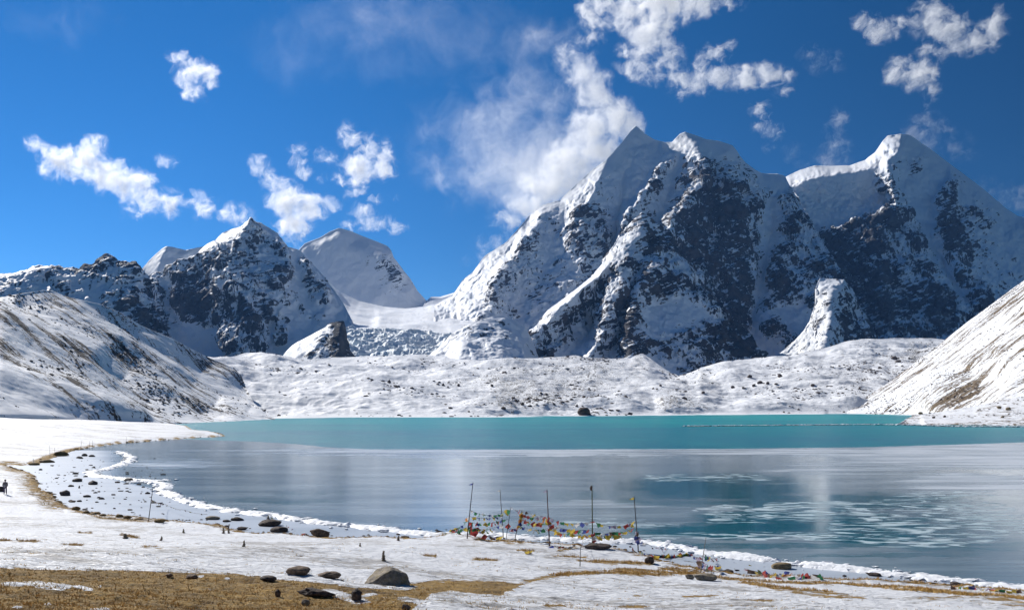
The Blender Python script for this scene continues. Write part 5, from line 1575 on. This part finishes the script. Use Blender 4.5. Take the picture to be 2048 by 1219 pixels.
FS('bunch of yellow and red flags tied round the reddish brown pole', [('E', 1036), ('E', 1046), ('E', 1059)], 9, 'pryyory', 0.75, 0.0, 15)
FS('sparse top string of red and yellow flags between the brown, green and cream-flag poles', [('E', 1034), ('G', 1042), ('H', 1044)], 16, 'prgyywbwrgybpyr', 0.7, 0.22, 16)
FS('middle string of red, white and blue flags from the brown pole to the green pole', [('E', 1048), ('G', 1058)], 11, 'rwwbbyyrgb', 0.75, 0.15, 17)
FS('dense yellow string sagging from the brown pole past the green pole', [('E', 1055), (1140, 1066, 68.5), ('G', 1067), (1225, 1068, 67.0), (1248, 1069, 66.5)], 22, 'yyoyryygyy', 0.8, 0.12, 18)
FS('string of dark and green flags from the green pole up to the cream-flag pole', [('G', 1062), (1225, 1062, 67.0), ('H', 1052)], 11, 'rgwbdgrgyy', 0.8, 0.15, 19)
FS('long yellow flag on a cord at the middle of the cream-flag pole', [('H', 1044), (1255, 1044, 66.0)], 2, 'yy', 1.0, 0.0, 20)
FS('dark purple flags tied round the cream-flag pole', [('H', 1060), ('H', 1069), ('H', 1082)], 6, 'pddbp', 0.8, 0.0, 21)
FS('bunch of flags wrapped on the foot of the green pole and its boulder', [('G', 1068), ('G', 1080), (1190, 1093), (1207, 1091)], 12, 'wrdbpgyywgd', 0.9, 0.0, 22)
FS('faint flags strung from the cream-flag pole to the short thin pole', [('H', 1078), (1292, 1085, 65.5), (1335, 1098), (1385, 1112), ('I', 1110)], 18, 'bbwdpprpwg', 0.6, 0.1, 23)
FS('bundle of red, yellow and blue flags lying at the foot of the cream-flag pole', [(1264, 1103), (1285, 1108), (1305, 1114), (1318, 1118)], 15, 'rrygybboyr', 0.95, 0.0, 24, True)
FS('bundle of red, green and yellow flags lying on the ice between the two poles', [(1318, 1114), (1340, 1116), (1365, 1112), (1388, 1110)], 20, 'rrgygybrpgyy', 0.95, 0.0, 25, True)
FS('string from the short thin pole to the right along the ice, upper', [('I', 1106), (1430, 1117), (1470, 1126), (1500, 1131), (1530, 1134)], 14, 'gbbyypdwrr', 0.7, 0.1, 26)
FS('string running right along the ice from the short thin pole, lower', [('I', 1128), (1440, 1130), (1470, 1137), (1500, 1142)], 12, 'bpgrryybrr', 0.9, 0.1, 27)
FS('loose line of purple and red flags on the ice left of the short thin pole', [(1368, 1122), (1385, 1124), (1396, 1130), ('I', 1122)], 8, 'dryybp', 0.8, 0.05, 28)
FS('row of big red, yellow and blue flags on the ice left of the tan boulder', [(1488, 1139), (1505, 1146), (1515, 1150), (1530, 1153), (1545, 1155)], 14, 'rrdyfyypbr', 1.25, 0.0, 29, True)
FS('row of bright flags lying in front of the flat tan boulder', [(1532, 1146), (1555, 1152), (1575, 1150), (1592, 1150)], 13, 'brygybyrrw', 1.1, 0.0, 30, True)
FS('scattered flags on the bank right of the tan boulder', [(1545, 1158), (1580, 1158), (1610, 1154), (1640, 1156), (1660, 1159)], 14, 'rwgwopbbygr', 0.95, 0.0, 31, True)
FS('string of flags lying on the bank at the far right', [(1900, 1177), (1940, 1176), (1965, 1180), (2000, 1182), (2050, 1185)], 22, 'dryygyydbrwypb', 0.75, 0.0, 32, True)
FS('short faded string lying on the snow below the brown pole', [(1092, 1094), (1112, 1096), (1130, 1094)], 5, 'bprgr', 0.7, 0.0, 33, True)
FS('yellow rag flags caught on the turf in the snow', [(1048, 1108), (1055, 1106), (1060, 1104)], 3, 'yyd', 0.8, 0.0, 34, True)
FS('faded string of pale flags running over the ice to the long brown boulder', [(530, 1030), (546, 1037), (560, 1045), (575, 1055), (590, 1062), (604, 1068), (620, 1072)], 20, 'dddffpbdfwrpbbfyr', 1.0, 0.05, 35)
FS('faint brown string from the lone leaning pole across the left bay', [('K', 998), (330, 1007, 96.0), (370, 1019, 90.0), (415, 1028)], 24, 'ddfdp', 0.38, 0.1, 36)
FS('loose pale cord hanging from the low bent stick', [('J', 1093), (1166, 1078, 66.0), (1178, 1068, 67.0)], 4, 'wwpw', 0.4, 0.15, 37)

# ------------------------------------------------------------------ person
def skin_figure(name, verts, edges, radii, mat, parent=None, sub=1):
    me = bpy.data.meshes.new(name)
    me.from_pydata(verts, edges, [])
    o = bpy.data.objects.new(name, me); COL.objects.link(o)
    sm = o.modifiers.new('skin', 'SKIN')
    sl = me.skin_vertices[0].data
    for i, r in enumerate(radii):
        sl[i].radius = (r, r) if not isinstance(r, tuple) else r
    sl[0].use_root = True
    ss = o.modifiers.new('sub', 'SUBSURF'); ss.levels = sub; ss.render_levels = sub
    dg = bpy.context.evaluated_depsgraph_get()
    m2 = bpy.data.meshes.new_from_object(o.evaluated_get(dg))
    o.modifiers.clear(); o.data = m2; bpy.data.meshes.remove(me); m2.name = name
    for p in m2.polygons:
        p.use_smooth = True
    m2.materials.clear(); m2.materials.append(mat)
    if parent is not None:
        o.parent = parent
    return o


PP = ray_ground(10.5, 988)
M_SKIN = flat_mat('skin', (0.34, 0.2, 0.14)); M_COAT = flat_mat('grey_coat', (0.20, 0.155, 0.15)); M_TROU = flat_mat('purple_trousers', (0.07, 0.045, 0.11)); M_HAIR = flat_mat('dark_hair', (0.03, 0.022, 0.02)); M_BAG = flat_mat('pale_bag', (0.38, 0.35, 0.36)); M_SHOE = flat_mat('pale_shoes', (0.4, 0.38, 0.36))
J = [(0, 0, 0.92), (0, 0, 1.08), (0, 0.01, 1.30), (0, 0.02, 1.43), (0, 0.0, 1.50), (0, -0.02, 1.60), (-0.19, 0.01, 1.38), (-0.25, -0.02, 1.13), (-0.20, -0.12, 0.95), (-0.18, -0.17, 0.88), (0.19, 0.01, 1.38), (0.25, -0.02, 1.13), (0.20, -0.12, 0.95), (0.18, -0.17, 0.88),
     (-0.09, 0, 0.86), (-0.11, -0.03, 0.48), (-0.12, 0.02, 0.09), (-0.13, -0.12, 0.04), (0.09, 0, 0.86), (0.10, 0.06, 0.48), (0.11, 0.10, 0.09), (0.12, -0.04, 0.04), (0, -0.03, 1.66)]
E = [(0, 1), (1, 2), (2, 3), (3, 4), (4, 5), (5, 22), (2, 6), (6, 7), (7, 8), (8, 9), (2, 10), (10, 11), (11, 12), (12, 13), (0, 14), (14, 15), (15, 16), (16, 17), (0, 18), (18, 19), (19, 20), (20, 21)]
RD = [(0.14, 0.10), (0.13, 0.095), (0.15, 0.10), 0.075, 0.055, 0.095, 0.06, 0.048, 0.038, 0.035, 0.06, 0.048, 0.038, 0.035, 0.085, 0.06, 0.042, 0.04, 0.085, 0.06, 0.042, 0.04, 0.07]
person = skin_figure('person', J, E, RD, M_SKIN)
person.location = Vector(PP.tolist())
person.rotation_euler = (0, 0, 0.35)
tag(person, 'person in a pinkish grey coat and purple trousers on the snow at the left edge', 'person')
cj = [(0, 0, 0.78), (0, 0, 0.92), (0, 0.0, 1.08), (0, 0.01, 1.30), (0, 0.01, 1.45), (-0.19, 0.01, 1.38), (-0.25, -0.02, 1.13), (-0.205, -0.115, 0.96), (0.19, 0.01, 1.38), (0.25, -0.02, 1.13), (0.205, -0.115, 0.96)]
skin_figure('coat', cj, [(0, 1), (1, 2), (2, 3), (3, 4), (3, 5), (5, 6), (6, 7), (3, 8), (8, 9), (9, 10)], [(0.20, 0.15), (0.19, 0.145), (0.17, 0.13), (0.18, 0.13), 0.085, 0.085, 0.07, 0.06, 0.085, 0.07, 0.06], M_COAT, person)
tj = [(0, 0, 0.90), (-0.09, 0, 0.84), (-0.11, -0.03, 0.48), (-0.12, 0.02, 0.12), (0.09, 0, 0.84), (0.10, 0.06, 0.48), (0.11, 0.10, 0.12)]
skin_figure('trousers', tj, [(0, 1), (1, 2), (2, 3), (0, 4), (4, 5), (5, 6)], [(0.15, 0.115), 0.10, 0.075, 0.06, 0.10, 0.075, 0.06], M_TROU, person)
for sx, y0 in ((-0.12, 0.02), (0.115, 0.10)):
    v, f = stone_verts(0.055, 0.14, 0.055, 2, 2, 0.05, 0)
    s_ = mesh_np('shoe', v + np.array([sx, y0 - 0.07, 0.05]), f, [M_SHOE], parent=person)
v, f = stone_verts(0.105, 0.115, 0.115, 3, 3, 0.08, 0)
mesh_np('hair', v + np.array([0, 0.025, 1.655]), f, [M_HAIR], parent=person)
for sx, sz, sy, r in ((-0.035, 1.615, -0.112, 0.012), (0.035, 1.615, -0.112, 0.012)):
    v, f = stone_verts(r, r, r, 1, 1, 0, 0)
    mesh_np('eye', v + np.array([sx, sy, sz]), f, [M_HAIR], parent=person)
v, f = stone_verts(0.02, 0.03, 0.03, 4, 2, 0, 0)
mesh_np('nose', v + np.array([0, -0.125, 1.585]), f, [M_SKIN], parent=person)
v, f = stone_verts(0.14, 0.07, 0.16, 9, 3, 0.1, 0)
bag = mesh_np('shoulder_bag', v, f, [M_BAG])
bag.location = Vector((PP + np.array([0.04, -0.24, 1.02])).tolist())
tag(bag, 'pale bag held at the waist by the person at the left edge', 'bag')
boulder('dark rock behind the legs of the person at the left edge', -1, 982, 18, 9, M_ST_DARK, 99, name='stone', cat='stone')

# ------------------------------------------------------------------ stones on the moraine, the stone bar, the big lakeside boulder
DG = bpy.context.evaluated_depsgraph_get()
BV = {}
for ob in list(COL.objects):
    if ob.name.split('.')[0] in ('moraine', 'hill', 'spit', 'knoll'):
        BV[ob.name] = (BVHTree.FromObject(ob, DG), ob)


def ray_far(px, py):
    best = None
    dirv = Vector(((px - CX) / F, 1.0, (HY - py) / F)).normalized()
    for k, (bv, ob) in BV.items():
        h = bv.ray_cast(Vector((0, 0, HC)), dirv)
        if h[0] is not None and (best is None or h[3] < best[1]):
            best = (h[0], h[3])
    return None if best is None else np.array(best[0])


for i, (px, py, w, h, lb) in enumerate([
        (1168, 830, 28, 15, 'dark wedge-shaped boulder at the water line of the far shore'), (1500, 755, 11, 6, 'dark boulder on the right moraine, higher of a pair and to the left'), (1560, 754, 10, 6, 'dark boulder on the right moraine, higher of a pair and to the right'),
        (1521, 767, 12, 6, 'largest boulder of the cluster in the middle of the right moraine'), (1536, 768, 8, 5, 'boulder just right of the largest in the moraine cluster'), (1508, 773, 9, 5, 'brown boulder below and left of the moraine cluster'),
        (1553, 769, 8, 4, 'flat boulder at the right end of the moraine cluster'), (1466, 776, 8, 5, 'dark boulder left of the moraine cluster'), (1487, 777, 6, 4, 'small boulder between the dark one and the moraine cluster'),
        (1627, 772, 10, 5, 'dark boulder where the moraine meets the right hill'), (1790, 719, 13, 7, 'dark pointed boulder under the dark scar high on the moraine'), (1798, 724, 11, 5, 'flat dark boulder right below the pointed one high on the moraine'),
        (1045, 810, 7, 6, 'dark boulder on the middle of the moraine above the lake'), (984, 773, 6, 5, 'dark boulder at the top of the dark hummock'), (1093, 790, 6, 4, 'dark boulder on the right flank of the hummocks'), (917, 772, 6, 5, 'dark boulder on the left flank of the hummocks'),
        (1407, 787, 8, 5, 'dark boulder on the lower slope of the right moraine'), (1842, 828, 9, 5, 'brown boulder at the water edge of the snowy spit'), (1868, 836, 7, 4, 'grey boulder on the snowy spit near its tip'), (1890, 834, 6, 4, 'second grey boulder on the snowy spit'),
        (2000, 817, 10, 6, 'tan boulder in the left of two groups on the snowy spit'), (2018, 820, 10, 6, 'tan boulder in the right of two groups on the snowy spit'), (2006, 835, 7, 4, 'brown boulder low on the snowy spit at the right'), (1321, 772, 6, 4, 'dark boulder on the dip of the moraine')]):
    q = ray_far(px, py)
    if q is not None:
        boulder(lb, px, py, w, h, M_ST_DARK if i not in (17, 20, 21, 22) else M_ST_TAN, 120 + i, sub=3, p=q, depthk=0.9, group=None if i == 0 else 'boulders on the moraine and spit', sink=0.2)

rg = np.random.default_rng(5)
RVs, RFs = [], []
v1, f1 = ico(1)


def scatter(ob, count, rmin, rmax, clump, seed, need=None):
    me = ob.data
    nv = len(me.vertices)
    co = np.empty(nv * 3, np.float32); me.vertices.foreach_get('co', co); co = co.reshape(-1, 3)
    rk = np.empty(nv, np.float32); me.attributes['rock'].data.foreach_get('value', rk)
    pxx = co[:, 0] / co[:, 1] * F + CX; pyy = HY - (co[:, 2] - HC) / co[:, 1] * F
    vis = (pxx > -20) & (pxx < 2070) & (co[:, 2] > 0.3) & (pyy < 836)
    w = (0.15 + rk) * np.clip(0.2 + 2.2 * fbm(co / clump + seed, 3), 0.02, 2) ** 2 * vis * co[:, 1] ** 1.2
    idx = rg.choice(nv, count, p=w / w.sum())
    for i in idx:
        r = rmin * (rmax / rmin) ** (rg.random() ** 2.2)
        q = v1 * (1 + 0.35 * rg.normal(size=(len(v1), 1))) * np.array([r * rg.uniform(0.8, 1.3), r, r * rg.uniform(0.5, 0.9)])
        RFs.append(f1 + len(RVs) * len(v1)); RVs.append(q + co[i])


for k, (bv, ob) in BV.items():
    if k == 'moraine':
        scatter(ob, 4200, 0.5, 2.6, 110.0, 1)
    elif k == 'hill':
        scatter(ob, 1500, 0.35, 1.2, 60.0, 2)
    elif k == 'hill.001':
        scatter(ob, 1200, 0.4, 1.3, 60.0, 3)
    elif k == 'spit':
        scatter(ob, 120, 0.3, 0.9, 30.0, 4)
o = mesh_np('strewn_stones', np.concatenate(RVs), np.concatenate(RFs), [M_ST_DARK], smooth=False)
tag(o, 'countless small dark stones strewn over the moraine and hills', 'stones', kind='stuff')

RVs, RFs = [], []
bar = [(1366, 852.6), (1500, 851.2), (1650, 849.6), (1720, 848.8), (1800, 849.3), (1900, 852.5), (2060, 853.5)]
B = np.array([on_lake(*p) for p in bar])
seg = np.concatenate([[0], np.cumsum(np.hypot(*np.diff(B, axis=0).T))])
bt = np.arange(0, seg[-1], 0.28)
for t in bt:
    x, y = np.interp(t, seg, B[:, 0]), np.interp(t, seg, B[:, 1])
    wd = np.interp(t, [0, seg[2], seg[4], seg[-1]], [0.6, 1.6, 4.5, 1.2])
    r = rg.uniform(0.22, 0.62)
    q = v1 * (1 + 0.25 * rg.normal(size=(len(v1), 1))) * np.array([r * 1.2, r, r * 0.8]) + np.array([x + rg.normal() * 0.4, y + rg.uniform(-1, 1) * wd, 0.12])
    RFs.append(f1 + len(RVs) * len(v1)); RVs.append(q)


def mat_bar():
    b = NB('snow_dusted_stone')
    pos = b.pos()
    m = b.ramp(b.math('MULTIPLY_ADD', b.math('SUBTRACT', b.noise(pos, 0.9, 4, 0.7), 0.5), 1.2, b.nz()), 0.25, 0.5)
    b.bsdf(b.mix(m, (0.07, 0.06, 0.055), SNOW), 0.85, 0.2)
    return b.m


o = mesh_np('stone_bar', np.concatenate(RVs), np.concatenate(RFs), [mat_bar()], smooth=False)
tag(o, 'long thin bar of snow-dusted stones across the turquoise water', 'stone bar', kind='stuff')

# ------------------------------------------------------------------ small stones on the bay ice, dead grass
RVs, RFs = [], []
for k in range(330):
    px, py = rg.uniform(70, 330), rg.uniform(915, 1035)
    if k > 190:
        px = rg.uniform(330, 2040); py = np.interp(px, [p[0] for p in SHORE_PX[20:]], [p[1] for p in SHORE_PX[20:]]) - rg.uniform(2, 14)
    x, y = on_lake(px, py)
    s = float(shore_s(np.array([x]), np.array([y]))[0])
    if s > -0.3 or (k <= 190 and s < -22 and rg.random() < 0.75) or s < -30:
        continue
    r = 0.07 * (5.0 ** (rg.random() ** 2.5))
    q = v1 * (1 + 0.25 * rg.normal(size=(len(v1), 1))) * np.array([r * 1.5, r, r * 0.6]) + np.array([x, y, 0.04 + r * 0.2])
    RFs.append(f1 + len(RVs) * len(v1)); RVs.append(q)
o = mesh_np('pebbles', np.concatenate(RVs), np.concatenate(RFs), [M_ST_DARK], smooth=False)
tag(o, 'small dark pebbles scattered on the shore ice', 'pebbles', kind='stuff')


RVs, RFs = [], []
SL = SHORE[4:-4]
seg = np.concatenate([[0], np.cumsum(np.hypot(*np.diff(SL, axis=0).T))])
for k in range(int(seg[-1] * 5)):
    t = rg.uniform(0, seg[-1])
    x, y = np.interp(t, seg, SL[:, 0]), np.interp(t, seg, SL[:, 1])
    dens_ = 0.45 + 1.3 * float(perlin(np.array([[t * 0.09, 3.3, 0.5]]))[0]) + 0.5 * float(perlin(np.array([[t * 0.4, 8.3, 0.5]]))[0])
    if rg.random() > dens_:
        continue
    x += rg.normal() * 0.5; y += rg.normal() * 0.5
    s_ = float(shore_s(np.array([x]), np.array([y]))[0])
    if s_ < -0.5 or s_ > 2.2:
        continue
    r = 0.07 * 4.5 ** (rg.random() ** 2.0)
    q = v1 * (1 + 0.25 * rg.normal(size=(len(v1), 1))) * np.array([r * rg.uniform(1.0, 2.4), r, r * 0.55]) + np.array([x, y, float(ground_z(np.array([x]), np.array([y]))[0])])
    RFs.append(f1 + len(RVs) * len(v1)); RVs.append(q)
o = mesh_np('turf_clumps', np.concatenate(RVs), np.concatenate(RFs), [M_TURF])
tag(o, 'clumps of brown turf along the edge of the bank', 'turf', kind='stuff')


def mat_grass():
    b = NB('dry_grass')
    oi = b.attr('tint')
    b.bsdf(b.mix(oi, (0.36, 0.225, 0.075), (0.78, 0.51, 0.18)), 0.8, 0.1)
    return b.m


sv = GSOIL.ravel()
pxr, pyr = PPX.ravel(), PPY.ravel()
gy_ = GY.ravel()
cand = np.where((sv > 0.42) & (pxr > -30) & (pxr < 2080) & (gy_ < 130) & (pyr < 1260))[0]
near = cand[gy_[cand] < 45]
farr = cand[gy_[cand] >= 45]
stub = np.where((sv < 0.3) & (GS.ravel() > 1.0) & (pxr > -30) & (pxr < 2080) & (gy_ < 80) & (pyr < 1250))[0]
cl = fbm(np.stack([GX.ravel()[stub] * 0.25, gy_[stub] * 0.6, gy_[stub] * 0], -1), 4)
stub = stub[cl > 0.16]
pick = np.concatenate([rg.choice(near, 11000), rg.choice(farr, 9000), rg.choice(stub, 2600)])
kind_ = np.concatenate([np.zeros(11000), np.ones(9000), np.full(2600, 2)])
nb = 5
base = GV[pick] + np.stack([rg.normal(size=len(pick)) * 0.10, rg.normal(size=len(pick)) * 0.10, np.zeros(len(pick))], -1)
base[:, 2] = ground_z(base[:, 0], base[:, 1]) - 0.02
hgt = np.where(kind_ == 0, rg.uniform(0.025, 0.09, len(pick)), np.where(kind_ == 1, rg.uniform(0.06, 0.20, len(pick)), rg.uniform(0.03, 0.10, len(pick))))
base = np.repeat(base, nb, 0); hgt = np.repeat(hgt, nb)
M_ = len(base)
ang = rg.uniform(0, 2 * math.pi, M_)
base[:, 0] += rg.normal(size=M_) * 0.05; base[:, 1] += rg.normal(size=M_) * 0.05
wv2 = hgt * 0.10 + 0.004
dx, dy = np.cos(ang) * wv2, np.sin(ang) * wv2
tip = base + np.stack([rg.normal(size=M_) * hgt * 0.5, rg.normal(size=M_) * hgt * 0.5, hgt * rg.uniform(0.6, 1.1, M_)], -1)
V3 = np.stack([base + np.stack([dx, dy, dx * 0], -1), base - np.stack([dx, dy, dx * 0], -1), tip], 1).reshape(-1, 3)
o = mesh_np('grass', V3, np.arange(len(V3)).reshape(-1, 3), [mat_grass()], smooth=False)
attr(o, 'tint', np.repeat(rg.random(M_), 3))
tag(o, 'dry brown grass in the foreground and along the bank', 'grass', kind='stuff')
#@@NEXT4
# ------------------------------------------------------------------ thin blue mountain air
hz = bpy.data.materials.new('mountain_air'); hz.use_nodes = True
hn = hz.node_tree; hn.nodes.clear()
ho = hn.nodes.new('ShaderNodeOutputMaterial'); hv = hn.nodes.new('ShaderNodeVolumePrincipled')
hv.inputs['Color'].default_value = (0.20, 0.46, 1.0, 1.0)
hv.inputs['Density'].default_value = 1.5e-5
hv.inputs['Anisotropy'].default_value = 0.2
hn.links.new(hv.outputs[0], ho.inputs['Volume'])
x0, x1, y0, y1, z0, z1 = -2900.0, 4200.0, -80.0, 6120.0, -60.0, 1640.0
hvx = [(x, y, z) for z in (z0, z1) for y in (y0, y1) for x in (x0, x1)]
o = mesh_np('haze', hvx, [(0, 2, 3, 1), (4, 5, 7, 6), (0, 1, 5, 4), (2, 6, 7, 3), (0, 4, 6, 2), (1, 3, 7, 5)], [hz], smooth=False)
tag(o, 'thin bluish haze in the mountain air', 'haze', kind='stuff')
